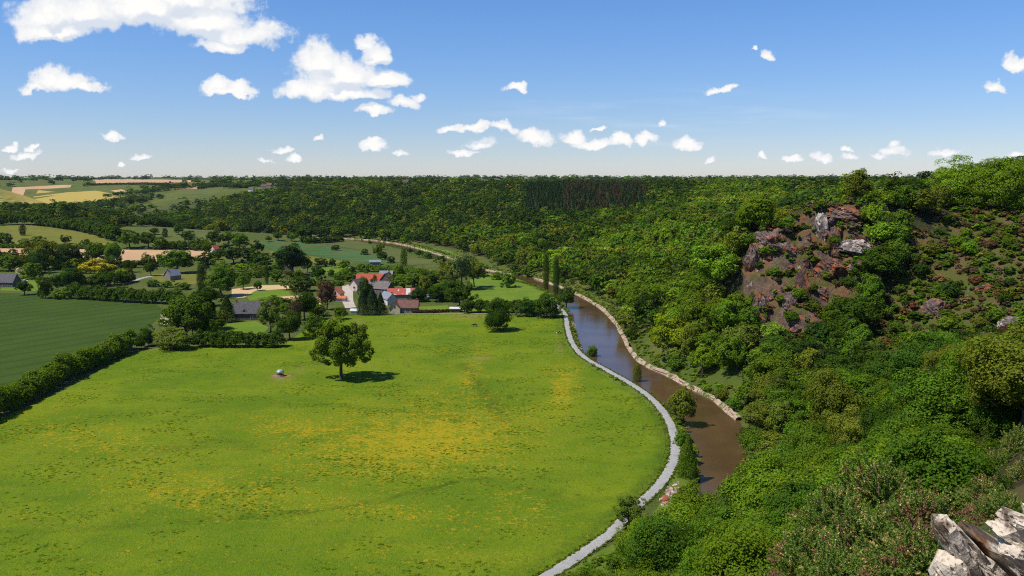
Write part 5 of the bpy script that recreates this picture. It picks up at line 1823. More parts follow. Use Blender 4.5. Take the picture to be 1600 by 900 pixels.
def cow(label, px, py, heading, mat, lying=False):
    p = hit(px, py)
    pts = {'pelvis': (-0.75, 0, 1.22), 'mid': (0, 0, 1.12), 'chest': (0.62, 0, 1.12), 'neck': (0.98, 0, 1.05), 'poll': (1.38, 0, 0.78), 'muzzle': (1.58, 0, 0.34), 'tail': (-1.02, 0, 1.15), 'tip': (-1.12, 0, 0.5)}
    rad = {'pelvis': 0.31, 'mid': 0.41, 'chest': 0.38, 'neck': 0.22, 'poll': 0.17, 'muzzle': 0.10, 'tail': 0.06, 'tip': 0.05}
    ed = [('pelvis', 'mid'), ('mid', 'chest'), ('chest', 'neck'), ('neck', 'poll'), ('poll', 'muzzle'), ('pelvis', 'tail'), ('tail', 'tip')]
    for s, y in (('l', 0.24), ('r', -0.24)):
        if lying:
            fr = [('shoulder', (0.6, y, 0.9), 0.17), ('knee', (0.85, y * 1.3, 0.62), 0.09), ('hoof', (0.45, y * 1.5, 0.56), 0.07)]
            hn = [('hip', (-0.7, y, 0.95), 0.2), ('stifle', (-0.35, y * 1.6, 0.75), 0.13), ('hock', (-0.75, y * 1.8, 0.6), 0.08), ('hhoof', (-0.35, y * 1.9, 0.56), 0.07)]
        else:
            fr = [('shoulder', (0.6, y, 0.85), 0.17), ('knee', (0.63, y, 0.45), 0.085), ('hoof', (0.62, y, 0.03), 0.075)]
            hn = [('hip', (-0.72, y, 0.98), 0.2), ('stifle', (-0.60, y, 0.74), 0.14), ('hock', (-0.86, y, 0.46), 0.08), ('hhoof', (-0.80, y, 0.03), 0.075)]
        for nm, q, r_ in fr + hn:
            pts[nm + s] = q
            rad[nm + s] = r_
        ed += [('chest', 'shoulder' + s), ('shoulder' + s, 'knee' + s), ('knee' + s, 'hoof' + s), ('pelvis', 'hip' + s), ('hip' + s, 'stifle' + s), ('stifle' + s, 'hock' + s), ('hock' + s, 'hhoof' + s)]
        pts['ear' + s] = (1.28, y * 1.1, 0.98)
        rad['ear' + s] = 0.05
        ed.append(('poll', 'ear' + s))
    ks = list(pts)
    me = bpy.data.meshes.new('cow')
    me.from_pydata([pts[k] for k in ks], [(ks.index(a), ks.index(b)) for a, b in ed], [])
    o = link('cow', me)
    o.location = (p[0], p[1], 0.06 - (0.5 if lying else 0))
    o.rotation_euler = (0, 0, R(heading))
    md = o.modifiers.new('skin', 'SKIN')
    for i, k in enumerate(ks):
        me.skin_vertices[0].data[i].radius = (rad[k], rad[k])
    me.skin_vertices[0].data[0].use_root = True
    o.modifiers.new('sub', 'SUBSURF').levels = 1
    o.modifiers['sub'].render_levels = 1
    me.materials.append(mat)
    tag(o, label, 'cow')


def cow_mat(name, a, b, thr):
    t = NT(name)
    n = t.noise(1.3, 2, 0.4, t.coord())
    t.pbr(t.mix(t.ramp(n, thr - 0.02, thr + 0.02), a, b), 0.8, 0.2)
    return t.m


cow('black cow grazing left of the dense round tree', 742, 510.5, 175, cow_mat('black_hide', (0.012, 0.011, 0.011), (0.02, 0.018, 0.017), 0.5))
cow('brown and white cow grazing beside the gravel path', 874, 522, 200, cow_mat('pied_hide', (0.10, 0.05, 0.03), (0.72, 0.68, 0.62), 0.48))
cow('greyish cow lying in the shade right of the dense round tree', 806, 515, 10, cow_mat('grey_hide', (0.16, 0.17, 0.19), (0.42, 0.43, 0.45), 0.5), True)


def car(label, px, py, heading):
    p = hit(px, py)
    e = empty('parked_car', (p[0], p[1], p[2] + 0.08), R(heading))
    tag(e, label, 'car')
    prof = [(-2.05, 0.35), (-2.1, 0.75), (-1.95, 0.98), (-1.2, 1.02), (2.0, 0.88), (2.1, 0.6), (2.05, 0.35)]
    cab = [(-1.75, 0.99), (-1.25, 1.46), (0.35, 1.48), (1.05, 0.95)]

    def prism(P, w0, w1):
        bm = bmesh.new()
        a = [bm.verts.new((x, -(w0 if z < 1.1 else w1), z)) for x, z in P]
        b = [bm.verts.new((x, (w0 if z < 1.1 else w1), z)) for x, z in P]
        bm.faces.new(a)
        bm.faces.new(b[::-1])
        for i in range(len(P)):
            j = (i + 1) % len(P)
            bm.faces.new((a[i], b[i], b[j], a[j]))
        return bm
    link('body', bm_mesh('body', prism(prof, 0.86, 0.86), M['paint_white']), e)
    link('cabin_glass', bm_mesh('cabin_glass', prism(cab, 0.80, 0.66), M['glass']), e)
    bm = bmesh.new()
    bx(bm, -1.2, 0.33, -0.64, 0.64, 1.47, 1.53)
    link('roof_panel', bm_mesh('roof_panel', bm, M['paint_white']), e)
    bm = bmesh.new()
    bmesh.ops.create_cone(bm, cap_ends=True, segments=16, radius1=0.33, radius2=0.33, depth=0.2, matrix=__import__('mathutils').Matrix.Rotation(math.pi / 2, 4, 'X'))
    wm = bm_mesh('wheel', bm, M['tyre'])
    for x in (-1.3, 1.3):
        for y in (-0.8, 0.8):
            link('wheel', wm, e, (x, y, 0.33))


car('white car parked on the garden lawn left of the crop field trees', 39, 440.5, 10)
car('white car parked among the garden trees below the striped barn', 669, 465, -8)
car('white car parked at the right end of the garden hedge', 725, 487, 5)


def pole(label, px, py, h):
    p = hit(px, py)
    e = empty('utility_pole', tuple(p))
    tag(e, label, 'pole')
    V, F = tube([(0, 0, -0.5), (0, 0, h)], [0.16, 0.10], 8)
    link('shaft', mesh_np('shaft', V, F, M['wood'], True), e)
    bm = bmesh.new()
    bx(bm, -0.9, 0.9, -0.06, 0.06, h - 0.7, h - 0.55)
    link('crossarm', bm_mesh('crossarm', bm, M['wood']), e)
    for x in (-0.75, 0, 0.75):
        bm = bmesh.new()
        bx(bm, x - 0.05, x + 0.05, -0.05, 0.05, h - 0.55, h - 0.35)
        link('insulator', bm_mesh('insulator', bm, M['w_white']), e)


pole('wooden utility pole standing by the farm track', 205, 443, 11)
pole('wooden utility pole above the village near the orange hut', 660, 432, 9)


def fence(label, P, step, side, h=1.15):
    S = catmull(P, 0.5)
    s = np.r_[0, np.cumsum(np.linalg.norm(np.diff(S, axis=0), axis=1))]
    u = np.arange(0, s[-1], step)[:100]
    q = np.column_stack([np.interp(u, s, S[:, 0]), np.interp(u, s, S[:, 1])])
    T = unit(np.gradient(q, axis=0))
    q = q + np.stack([-T[:, 1], T[:, 0]], 1) * side
    e = empty('post_fence', (q[0][0], q[0][1], 0.05))
    tag(e, label, 'fence')
    V, F = tube([(0, 0, -0.2), (0.02, 0, h)], [0.075, 0.065], 6)
    pm = mesh_np('post', V, F, M['wood'])
    for p in q:
        link('post', pm, e, (p[0] - q[0][0], p[1] - q[0][1], 0))
    for z in ((0.45, 0.95) if side == 0 else ()):
        V, F = tube(np.column_stack([q - q[0], np.full(len(q), z)]), [0.012] * len(q), 4)
        link('wire', mesh_np('wire', V, F, M['zinc']), e)


fence('line of wooden fence posts following the left side of the gravel path bend', PATH[5:15], 3.6, -2.6)
fence('post and wire fence between the meadow and the pale farm track', [flat(*p) for p in [(560, 493), (620, 493), (700, 492.5), (780, 492.5), (865, 493)]], 3.0, 0.0)


# ---- rocks
def rock(name, label, loc, size, mat, seed, rot=(0, 0, 0), strata=0.3, sub=4, group=None, cat='rock', chop=6):
    """angular block: a sphere cut by many planes, then roughened"""
    g = np.random.default_rng(seed)
    bm = bmesh.new()
    bmesh.ops.create_icosphere(bm, subdivisions=sub, radius=1.0)
    V = np.array([v.co[:] for v in bm.verts])
    d = V.copy()
    r = np.full(len(V), 1.25)
    for _ in range(chop + 8):
        n = unit(g.normal(size=3) * np.array([1, 1, 0.8]))
        k = g.uniform(0.62, 1.0)
        c = d @ n
        r = np.where(c > 0.05, np.minimum(r, k / np.maximum(c, 0.05)), r)
    V = d * r[:, None]
    a = fbm(V[:, 0] * 3.0 + seed, V[:, 1] * 3.0, V[:, 2] * 3.0, seed, 5)
    bed = V[:, 2] * 0.8 + V[:, 0] * 0.9 + 0.25 * fbm(V[:, 0] * 1.5, V[:, 1] * 1.5, V[:, 2] * 1.5, seed + 5, 3)
    fr = bed * 4.5 - np.floor(bed * 4.5)
    lev = _hash(np.floor(bed * 4.5).astype(np.int64), 0, 0, seed) - 0.5
    jn = (V[:, 1] + 0.4 * V[:, 0]) * 2.6 + 0.2 * a
    lev2 = _hash(np.floor(jn).astype(np.int64), np.floor(bed * 4.5).astype(np.int64), 3, seed) - 0.5
    V = V + d * (0.12 * a + strata * 0.22 * (lev + lev2) - strata * 0.10 * (fr < 0.12))[:, None]
    V = V * np.array(size) * 0.5
    for v, p in zip(bm.verts, V):
        v.co = p
    o = link(name, bm_mesh(name, bm, mat))
    o.location = loc
    o.rotation_euler = [R(q) for q in rot]
    if label:
        tag(o, label, cat, group)
    return o


OC = [(1283, 350, 30, 48, 'pale_rock', 'pale grey buttress at the tip of the rocky spur'),
      (1318, 333, 66, 20, 'spur_rock', 'purple-grey crest rock along the top of the spur'),
      (1338, 384, 54, 17, 'pale_rock', 'long pale grey ledge in the middle of the spur'),
      (1305, 372, 22, 30, 'red_rock', 'rust-red slab just right of the pale buttress'),
      (1305, 415, 44, 30, 'red_rock', 'broad rust-red face in the centre of the spur'),
      (1344, 414, 34, 20, 'spur_rock', 'dark ledge right of the broad rust-red face'),
      (1257, 442, 24, 52, 'red_rock', 'narrow bright red streak of rock low on the spur'),
      (1205, 372, 46, 40, 'spur_rock', 'dark purple shoulder on the left of the spur'),
      (1228, 392, 44, 26, 'spur_rock', 'sloping purple slab below the left shoulder of the spur'),
      (1176, 402, 20, 50, 'spur_rock', 'thin upright crag at the left edge of the spur'),
      (1192, 478, 30, 50, 'spur_rock', 'brown crag low at the left foot of the spur'),
      (1238, 474, 30, 30, 'spur_rock', 'mossy block low on the spur beside the red streak'),
      (1563, 545, 50, 56, 'spur_rock', 'grey-purple outcrop near the right edge of the lower heath'),
      (1590, 505, 40, 26, 'pale_rock', 'flat pale slab above the grey-purple outcrop'),
      (1384, 478, 28, 16, 'spur_rock', 'small dark overhang at the left of the heath'),
      (1465, 485, 36, 28, 'spur_rock', 'purple scree patch in the middle of the heath'),
      (1533, 312, 18, 14, 'pale_rock', 'little pale rock high on the heath'),
      (1476, 386, 16, 14, 'pale_rock', 'small white rock half way up the heath'),
      (1540, 452, 34, 12, 'red_rock', 'orange bare ledge on the right of the heath'),
      (1290, 765, 16, 26, 'red_rock', 'small reddish stump of rock among the near bushes')]
for i, (px, py, wp, hp, mt_, lab) in enumerate(OC):
    p, s = at_px(px, py + hp * 0.25)
    rock('rock_outcrop', lab, (p[0], p[1] + wp * s * 0.22, p[2] + hp * s * 0.02), (wp * s * 1.15, wp * s * 0.9, hp * s * 1.3), M[mt_], 100 + i, (float(rng.uniform(-12, 12)), float(rng.uniform(-14, 14)), float(rng.uniform(-30, 30))), 0.8, 5)


g5 = np.random.default_rng(55)
nn = 0
while nn < 30:
    c5 = (g5.uniform(1165, 1355), g5.uniform(330, 540))
    if not inside(c5[0], c5[1], [(1172, 410), (1195, 355), (1285, 330), (1345, 335), (1350, 430), (1300, 490), (1245, 540), (1195, 505)]):
        continue
    nn += 1
    p, s = at_px(*c5)
    w5 = g5.uniform(2.2, 5.0)
    rock('small_crag', 'small broken crag poking through the scrub of the red rocky spur', (p[0], p[1] + w5 * 0.15, p[2]), (w5, w5 * 0.8, w5 * g5.uniform(0.6, 1.5)), M[str(g5.choice(['spur_rock', 'spur_rock', 'red_rock']))], 300 + nn,
         (float(g5.uniform(-20, 20)), float(g5.uniform(-25, 25)), float(g5.uniform(0, 90))), 0.8, 4, 'small crags on the rocky spur')


def rubble(name, poly, n, s0, s1, mat, seed):
    g = np.random.default_rng(seed)
    pts = []
    P = np.array(poly, float)
    while len(pts) < n:
        q = P.min(0) + g.random(2) * (P.max(0) - P.min(0))
        if inside(q[0], q[1], poly):
            pts.append(hit(q[0], q[1]))
    bm = bmesh.new()
    for p in pts:
        m = bmesh.ops.create_icosphere(bm, subdivisions=1, radius=1.0)
        r = g.uniform(s0, s1)
        k = g.uniform(0.6, 1.2, 3) * r
        for v in m['verts']:
            v.co = Vector((v.co.x * k[0], v.co.y * k[1], v.co.z * k[2] * 0.7)) * g.uniform(0.8, 1.15) + Vector((p[0], p[1], p[2] + 0.2))
    tag(link(name, bm_mesh(name, bm, mat)), kind='stuff')


M['riprap'] = rock_mat('pinkish_boulders', 0.55, 0.45, (0.30, 0.20, 0.155), 0.9, (0.46, 0.36, 0.30))
rubble('boulder_rubble', [(1035, 792), (1036, 775), (1052, 756), (1072, 750), (1070, 768), (1055, 785), (1048, 798)], 130, 0.45, 0.95, M['riprap'], 4)
rubble('boulder_rubble', [(935, 890), (940, 876), (962, 870), (968, 880), (950, 896)], 45, 0.4, 0.8, M['riprap'], 5)
rubble('white_stones', [(1500, 450), (1530, 445), (1530, 462), (1505, 466)], 14, 0.3, 0.8, M['pale_rock'], 6)
rubble('white_stones', [(1460, 490), (1510, 492), (1512, 502), (1470, 500)], 10, 0.3, 0.7, M['pale_rock'], 8)


# the white crag beside the viewer
def crag(px, py, D):
    d = ray(px, py)
    return np.array([d[0] / d[1] * D, D, CAM_Z + d[2] / d[1] * D])


def hull_rock(label, base, pieces, mat, seed):
    """one crag of several fractured blocks: pieces = (dx, dy, dz, size x, y, z, tilt x, y, z)"""
    g = np.random.default_rng(seed)
    E = __import__('mathutils').Euler
    bm = bmesh.new()
    for (dx, dy, dz, a, b_, c, tx, ty, tz) in pieces:
        m = E((R(tx), R(ty), R(tz))).to_matrix()
        bp = bmesh.new()
        for k in range(26):
            p = g.uniform(-1, 1, 3)
            p = p / max(1e-6, (np.abs(p) ** 2.8).sum() ** (1 / 2.8)) * g.uniform(0.86, 1.0)
            bp.verts.new((p[0] * a / 2, p[1] * b_ / 2, p[2] * c / 2))
        h = bmesh.ops.convex_hull(bp, input=bp.verts)
        bmesh.ops.delete(bp, geom=list({x for x in h['geom_interior'] + h['geom_unused'] if isinstance(x, bmesh.types.BMVert)}), context='VERTS')
        bmesh.ops.dissolve_limit(bp, angle_limit=R(9), verts=bp.verts, edges=bp.edges)
        bmesh.ops.triangulate(bp, faces=bp.faces)
        for _ in range(3):
            bmesh.ops.subdivide_edges(bp, edges=[e for e in bp.edges if e.calc_length() > 0.035], cuts=1, use_grid_fill=True)
        bmesh.ops.triangulate(bp, faces=bp.faces)
        co_ = np.array([v.co[:] for v in bp.verts])
        n_ = 0.030 * fbm(co_[:, 0] * 7 + seed, co_[:, 1] * 7, co_[:, 2] * 7, seed, 4)
        # open joints along the bedding of the block
        bed = co_[:, 2] / c * 5.0 + 0.35 * fbm(co_[:, 0] * 3, co_[:, 1] * 3, co_[:, 2] * 3, seed + 2, 3)
        fr = bed - np.floor(bed)
        n_ = n_ - 0.028 * (fr < 0.10) + 0.03 * (_hash(np.floor(bed).astype(np.int64), 0, 0, seed) - 0.5)
        rad_ = unit(co_)
        co_ = co_ + rad_ * n_[:, None]
        vs = []
        for p in co_:
            w = m @ Vector(p)
            vs.append(bm.verts.new((w.x + dx, w.y + dy, w.z + dz)))
        bp.verts.index_update()
        for f in bp.faces:
            try:
                bm.faces.new([vs[v.index] for v in f.verts])
            except ValueError:
                pass
        bp.free()
    o = link('white_crag', bm_mesh('white_crag', bm, mat))
    o.location = base
    tag(o, label, 'rock')


q = crag(1508, 858, 9.0)
hull_rock('jagged white lichen-covered rock tooth at the lower corner, nearest the gorse', tuple(q),
          [(-0.10, 0, 0.02, 0.95, 0.5, 0.22, 4, 58, 8), (0.03, 0.06, -0.02, 0.90, 0.5, 0.20, 0, 52, 14), (0.15, 0.02, -0.10, 0.85, 0.5, 0.20, 6, 47, 4), (0.24, 0.10, -0.22, 0.8, 0.5, 0.24, 2, 42, 10),
           (-0.16, -0.05, -0.28, 0.6, 0.5, 0.3, 0, 66, 20)], M['white_rock'], 11)
q = crag(1560, 862, 9.3)
BR = rock_mat('brown_lichened_rock', 0.60, 0.6, (0.20, 0.135, 0.09), 3.0, (0.52, 0.46, 0.38), (0.18, 0.09, 0.045))
hull_rock('slanting brown slab streaked with white lichen between the two white crags', tuple(q),
          [(0, 0, 0.0, 1.25, 0.6, 0.20, 10, 33, 5), (-0.08, 0.02, -0.16, 1.3, 0.6, 0.22, 12, 35, 8), (-0.02, -0.08, -0.34, 1.3, 0.7, 0.26, 8, 32, 0), (-0.1, -0.1, -0.55, 1.2, 0.7, 0.4, 0, 28, 0)], BR, 13)
q = crag(1604, 832, 8.6)
hull_rock('bright white boulder cut off by the corner of the view', tuple(q),
          [(0, 0, 0.06, 0.66, 0.6, 0.24, 5, 30, 20), (-0.04, 0.05, -0.10, 0.70, 0.6, 0.24, 0, 33, 12), (0.0, 0, -0.26, 0.7, 0.5, 0.26, 0, 28, 6), (0.2, 0, 0.1, 0.5, 0.5, 0.4, 0, 24, 40)], M['white_rock'], 17)


# ---- gorse
def gorse_mesh(seed, n=260, per=70):
    g = np.random.default_rng(seed)
    i = np.arange(n) + 0.5
    ph = i * 2.399963
    cz = 1 - 1.25 * i / n
    d = np.stack([np.sqrt(np.maximum(0, 1 - cz * cz)) * np.cos(ph), np.sqrt(np.maximum(0, 1 - cz * cz)) * np.sin(ph), cz], 1)
    lump = 1 + 0.75 * fbm(d[:, 0] * 2.4 + seed, d[:, 1] * 2.1, d[:, 2] * 2.1, seed, 2) * 2
    rad = g.uniform(0.72, 1.0, n) * lump
    tip = d * rad[:, None] * np.array([1.0, 1.0, 0.85])
    # each spray: a stem whose spines stand all round it
    b = np.repeat(tip * 0.72, per, 0)
    ax = unit(np.repeat(d, per, 0) + np.array([0, 0, 0.5]) + np.repeat(g.normal(size=(n, 3)) * 0.35, per, 0))
    t = g.random(n * per)[:, None]
    pos = b + ax * t * 0.36
    out = unit(g.normal(size=pos.shape) + ax * 0.9)
    ln = (0.055 + 0.05 * g.random(len(pos)))[:, None] * (1.15 - 0.5 * t)
    sd = unit(np.cross(out, g.normal(size=pos.shape))) * 0.011
    e = pos + out * ln
    V = np.stack([pos - sd, pos + sd, e + sd * 0.4, e - sd * 0.4], 1).reshape(-1, 3)
    F = np.arange(len(V)).reshape(-1, 4)
    patch = np.repeat(fbm(d[:, 0] * 1.7 + seed, d[:, 1] * 1.7, d[:, 2] * 1.7 + 9, seed + 3, 3) + g.normal(size=n) * 0.10, per)
    dead = (patch > 0.30)
    flow = (~dead) & (g.random(len(pos)) < 0.05 + 0.42 * np.repeat(g.random(n) < 0.28, per)) & (t[:, 0] > 0.35)
    pale = g.random(len(pos)) < 0.18
    col = np.where(dead[:, None], np.array([[0.30, 0.19, 0.10]]), np.where(pale[:, None], np.array([[0.27, 0.36, 0.07]]), np.array([[0.13, 0.235, 0.042]])))
    col = np.where(flow[:, None], np.array([[0.60, 0.43, 0.19]]), col)
    V = V.reshape(-1, 4, 3)
    V[flow] = (V[flow] - pos[flow][:, None]) * np.array([0.55]) * np.array([1, 1, 1]) + pos[flow][:, None]
    wide = np.stack([-sd, sd, sd, -sd], 1)
    V[flow] += wide[flow] * 1.2
    V = V.reshape(-1, 3)
    c4 = np.column_stack([np.repeat(col * g.uniform(0.75, 1.25, (len(col), 1)), 4, 0), np.ones(len(V))])
    return mesh_np('foliage', V, F, M['leaf_wood'], attrs={'tint': c4})


def gorse_stems(seed):
    g = np.random.default_rng(seed)
    parts = []
    for i in range(16):
        a = i * 2.4
        e = np.array([math.cos(a) * 0.55, math.sin(a) * 0.55, 0.25 + 0.5 * g.random()])
        parts.append(tube([(0, 0, -0.35), e * 0.5 + g.normal(size=3) * 0.05, e], [0.035, 0.022, 0.01], 5))
    V, F = join(parts)
    return mesh_np('stems', V, F, M['bark'], True)


GM = [gorse_mesh(s) for s in (1, 2, 3)]
GS = [gorse_stems(s) for s in (1, 2, 3)]
GB = [(1375, 775, 20, 0.95, 'tallest gorse bush, its top rising over the leafy slope'), (1310, 815, 19, 0.85, 'gorse bush left of the tallest one'),
      (1435, 815, 17.5, 0.85, 'gorse bush between the tallest one and the white crag'), (1360, 860, 16, 0.85, 'gorse bush with a dead brown hollow at the bottom of the view'),
      (1265, 875, 17, 0.75, 'leftmost gorse bush of the foreground clump'), (1450, 875, 12.5, 0.62, 'gorse bush touching the foot of the white crag'),
      (1310, 915, 14.5, 0.75, 'gorse bush cut by the bottom edge under the leftmost ones'), (1395, 920, 12.5, 0.65, 'gorse bush cut by the bottom edge near the crag'),
      (1225, 940, 17, 0.7, 'low gorse bush in the bottom corner of the clump'), (1500, 915, 9.6, 0.30, 'small gorse tuft growing against the white crag'),
      (1562, 800, 11, 0.36, 'small gorse bush in the gap between the white tooth and the corner boulder'), (1545, 785, 27, 0.9, 'gorse bush partly hidden behind the white crags')]
for (px, py, r, lab) in [(1592, 700, 1.3, 'gorse bush at the edge of the view above the corner boulder'), (1560, 728, 1.1, 'gorse bush behind the gap between the white crags'), (1606, 742, 1.0, 'gorse bush cut by the edge of the view behind the corner boulder'), (1530, 735, 0.9, 'gorse bush peeping over the white rock tooth')]:
    p = hit(px, py, 12)
    GB.append((px, py, float(p[1]), r, lab))
for i, (px, py, D, r, lab) in enumerate(GB):
    p = crag(px, py, D)
    e = empty('gorse_bush', (p[0], p[1], p[2] - 0.1), float(rng.random() * 6.28))
    tag(e, lab + ', with straw-coloured spent flowers' if len(lab.split()) < 11 else lab, 'gorse', 'gorse bushes in the foreground')
    for o in (link('foliage', GM[i % 3], e), link('stems', GS[i % 3], e)):
        o.scale = (r, r, r)


# ------------------------------------------------------------------ the air
def haze():
    t = NT('valley_air')
    v = t.n('ShaderNodeVolumePrincipled')
    v.inputs['Color'].default_value = (0.80, 0.88, 1.0, 1)
    v.inputs['Density'].default_value = HAZE_D
    v.inputs['Anisotropy'].default_value = 0.2
    t.l(v.outputs[0], t.out.inputs['Volume'])
    bm = bmesh.new()
    bx(bm, -15000, 15000, -15000, 15000, -8, 150)
    o = link('haze', bm_mesh('haze', bm, t.m))
    tag(o, kind='stuff')


HAZE_D = 0.000014
haze()

# ------------------------------------------------------------------ camera, sun, sky
cam = bpy.data.cameras.new('camera')
cam.sensor_width = 36.0
cam.lens = 36.0 * FPX / 1600.0
cam.clip_start = 0.5
cam.clip_end = 80000
co = bpy.data.objects.new('camera', cam)
C.objects.link(co)
co.location = (0, 0, CAM_Z)
co.rotation_euler = (R(90) - PITCH, 0, 0)
sc = bpy.context.scene
sc.camera = co

SUN_EL = R(57)
SUN_FROM = np.array([-0.93, -0.37])            # the sun stands to the left and a little behind the viewer
az = math.atan2(SUN_FROM[0], SUN_FROM[1])      # clockwise from +Y
sd = Vector((math.sin(az) * math.cos(SUN_EL), math.cos(az) * math.cos(SUN_EL), math.sin(SUN_EL)))
sun = bpy.data.lights.new('sun', 'SUN')
sun.energy = 4.6
sun.angle = R(0.53)
sun.color = (1.0, 0.95, 0.86)
so = bpy.data.objects.new('sun', sun)
C.objects.link(so)
so.rotation_euler = sd.to_track_quat('Z', 'Y').to_euler()


def build_world():
    w = bpy.data.worlds.new('World')
    sc.world = w
    w.cycles.sampling_method = 'MANUAL'
    w.cycles.sample_map_resolution = 128
    w.use_nodes = True
    t = w.node_tree
    t.nodes.clear()
    N = t.nodes.new
    out = N('ShaderNodeOutputWorld')
    bg = N('ShaderNodeBackground')
    t.links.new(bg.outputs[0], out.inputs[0])
    sky = N('ShaderNodeTexSky')
    sky.sky_type = 'NISHITA'
    sky.sun_disc = False
    sky.sun_elevation = SUN_EL
    sky.sun_rotation = az
    sky.altitude = 100
    sky.air_density = 1.0
    sky.dust_density = 0.0
    sky.ozone_density = 3.0

    def mt(op, a, b=0.0, c=None):
        nd = N('ShaderNodeMath')
        nd.operation = op
        for i, v in enumerate((a, b) if c is None else (a, b, c)):
            if hasattr(v, 'is_linked'):
                t.links.new(v, nd.inputs[i])
            else:
                nd.inputs[i].default_value = v
        return nd.outputs[0]

    def vm(op, a, b=None, c=None):
        nd = N('ShaderNodeVectorMath')
        nd.operation = op
        for i, v in enumerate((a, b, c)):
            if v is None:
                continue
            if hasattr(v, 'is_linked'):
                t.links.new(v, nd.inputs[i])
            else:
                nd.inputs[i].default_value = v
        return nd
    tc = N('ShaderNodeTexCoord')
    sp = N('ShaderNodeSeparateXYZ')
    t.links.new(tc.outputs['Generated'], sp.inputs[0])
    y = mt('MAXIMUM', sp.outputs[1], 0.02)
    u, v = mt('DIVIDE', sp.outputs[0], y), mt('DIVIDE', sp.outputs[2], y)
    cb = N('ShaderNodeCombineXYZ')
    t.links.new(u, cb.inputs[0])
    t.links.new(v, cb.inputs[1])
    uv = cb.outputs[0]

    def noise(scale, detail, rough, seed, vec=uv):
        nd = N('ShaderNodeTexNoise')
        nd.noise_dimensions = '3D'
        nd.inputs['Scale'].default_value = scale
        nd.inputs['Detail'].default_value = detail
        nd.inputs['Roughness'].default_value = rough
        a = vm('ADD', vec, (seed, seed * 0.7, seed * 1.3))
        t.links.new(a.outputs[0], nd.inputs['Vector'])
        return nd
    # cumulus masses as (x, y, half width, half height) of each puff, seen from the bluff
    puffs = CLOUDS
    warp = noise(9, 4, 0.6, 3.1)
    wv = vm('MULTIPLY_ADD', warp.outputs['Color'], (0.055, 0.05, 0), vm('ADD', uv, (-0.0275, -0.025, 0)).outputs[0]).outputs[0]
    warp2 = noise(42, 5, 0.62, 8.1)
    wv = vm('MULTIPLY_ADD', warp2.outputs['Color'], (0.022, 0.022, 0), vm('ADD', wv, (-0.011, -0.011, 0)).outputs[0]).outputs[0]
    wuv = vm('MULTIPLY', wv, (1, 1, 0)).outputs[0]
    def masses(vec, plist):
        f = None
        for (cx, cy, rx, ry) in plist:
            d = ray(cx, cy)
            cu, cv = d[0] / d[1], d[2] / d[1]
            su, sv = FPX / rx, FPX / ry
            nd = vm('MULTIPLY_ADD', vec, (su, sv, 0), (-cu * su, -cv * sv, 0))
            nd = vm('MINIMUM', nd.outputs[0], vm('MULTIPLY', nd.outputs[0], (1, 1.75, 1)).outputs[0])   # flat bases
            ln = vm('LENGTH', nd.outputs[0]).outputs['Value']
            a = mt('SUBTRACT', 1.0, ln)
            if f is None:
                f = a
            else:
                s = N('ShaderNodeMath')
                s.operation = 'SMOOTH_MAX'
                t.links.new(f, s.inputs[0])
                t.links.new(a, s.inputs[1])
                s.inputs[2].default_value = 0.12
                f = s.outputs[0]
        return f
    f = masses(wuv, puffs)
    # cloud towards the sun (up and to the left) of a point puts that point in the cloud's own shade
    f2 = masses(vm('ADD', wuv, (-0.006, 0.014, 0)).outputs[0], puffs[:30])
    n1 = noise(28, 8, 0.62, 1.7).outputs['Fac']
    n2 = noise(90, 5, 0.6, 5.3).outputs['Fac']
    fld = mt('ADD', f, mt('MULTIPLY', mt('SUBTRACT', n1, 0.5), 1.15))
    fld = mt('ADD', fld, mt('MULTIPLY', mt('SUBTRACT', n2, 0.5), 0.40))
    mr = N('ShaderNodeMapRange')
    mr.interpolation_type = 'SMOOTHSTEP'
    t.links.new(fld, mr.inputs['Value'])
    mr.inputs['From Min'].default_value = 0.02
    mr.inputs['From Max'].default_value = 0.38
    alpha = mr.outputs['Result']
    # thickness: bluish grey where thin and in the hollows, white where dense
    mr2 = N('ShaderNodeMapRange')
    t.links.new(mt('ADD', fld, mt('MULTIPLY', mt('SUBTRACT', n1, 0.5), 0.9)), mr2.inputs['Value'])
    mr2.inputs['From Min'].default_value = 0.0
    mr2.inputs['From Max'].default_value = 0.75
    shd = N('ShaderNodeMapRange')
    shd.interpolation_type = 'SMOOTHSTEP'
    t.links.new(mt('ADD', mt('SUBTRACT', f2, f), mt('MULTIPLY', mt('SUBTRACT', n1, 0.5), 0.7)), shd.inputs['Value'])
    shd.inputs['From Min'].default_value = 0.28
    shd.inputs['From Max'].default_value = -0.12
    cc = N('ShaderNodeMix')
    cc.data_type = 'RGBA'
    t.links.new(mt('MULTIPLY', mr2.outputs[0], shd.outputs[0]), cc.inputs[0])
    cc.inputs[6].default_value = (5.7, 6.2, 7.0, 1)
    cc.inputs[7].default_value = (8.25, 8.15, 7.95, 1)
    # thin high streaks
    st = N('ShaderNodeMapping')
    st.inputs['Scale'].default_value = (3.2, 34, 1)
    st.inputs['Rotation'].default_value = (0, 0, R(5))
    t.links.new(uv, st.inputs['Vector'])
    ns = noise(1.6, 6, 0.62, 2.2, st.outputs[0]).outputs['Fac']
    d0, d1 = ray(1030, 190), ray(1030, 150)
    band = vm('LENGTH', vm('MULTIPLY_ADD', uv, (FPX / 330, FPX / 62, 0), (-d0[0] / d0[1] * FPX / 330, -d0[2] / d0[1] * FPX / 62, 0)).outputs[0]).outputs['Value']
    m3 = N('ShaderNodeMapRange')
    m3.interpolation_type = 'SMOOTHSTEP'
    t.links.new(ns, m3.inputs['Value'])
    m3.inputs['From Min'].default_value = 0.45
    m3.inputs['From Max'].default_value = 0.8
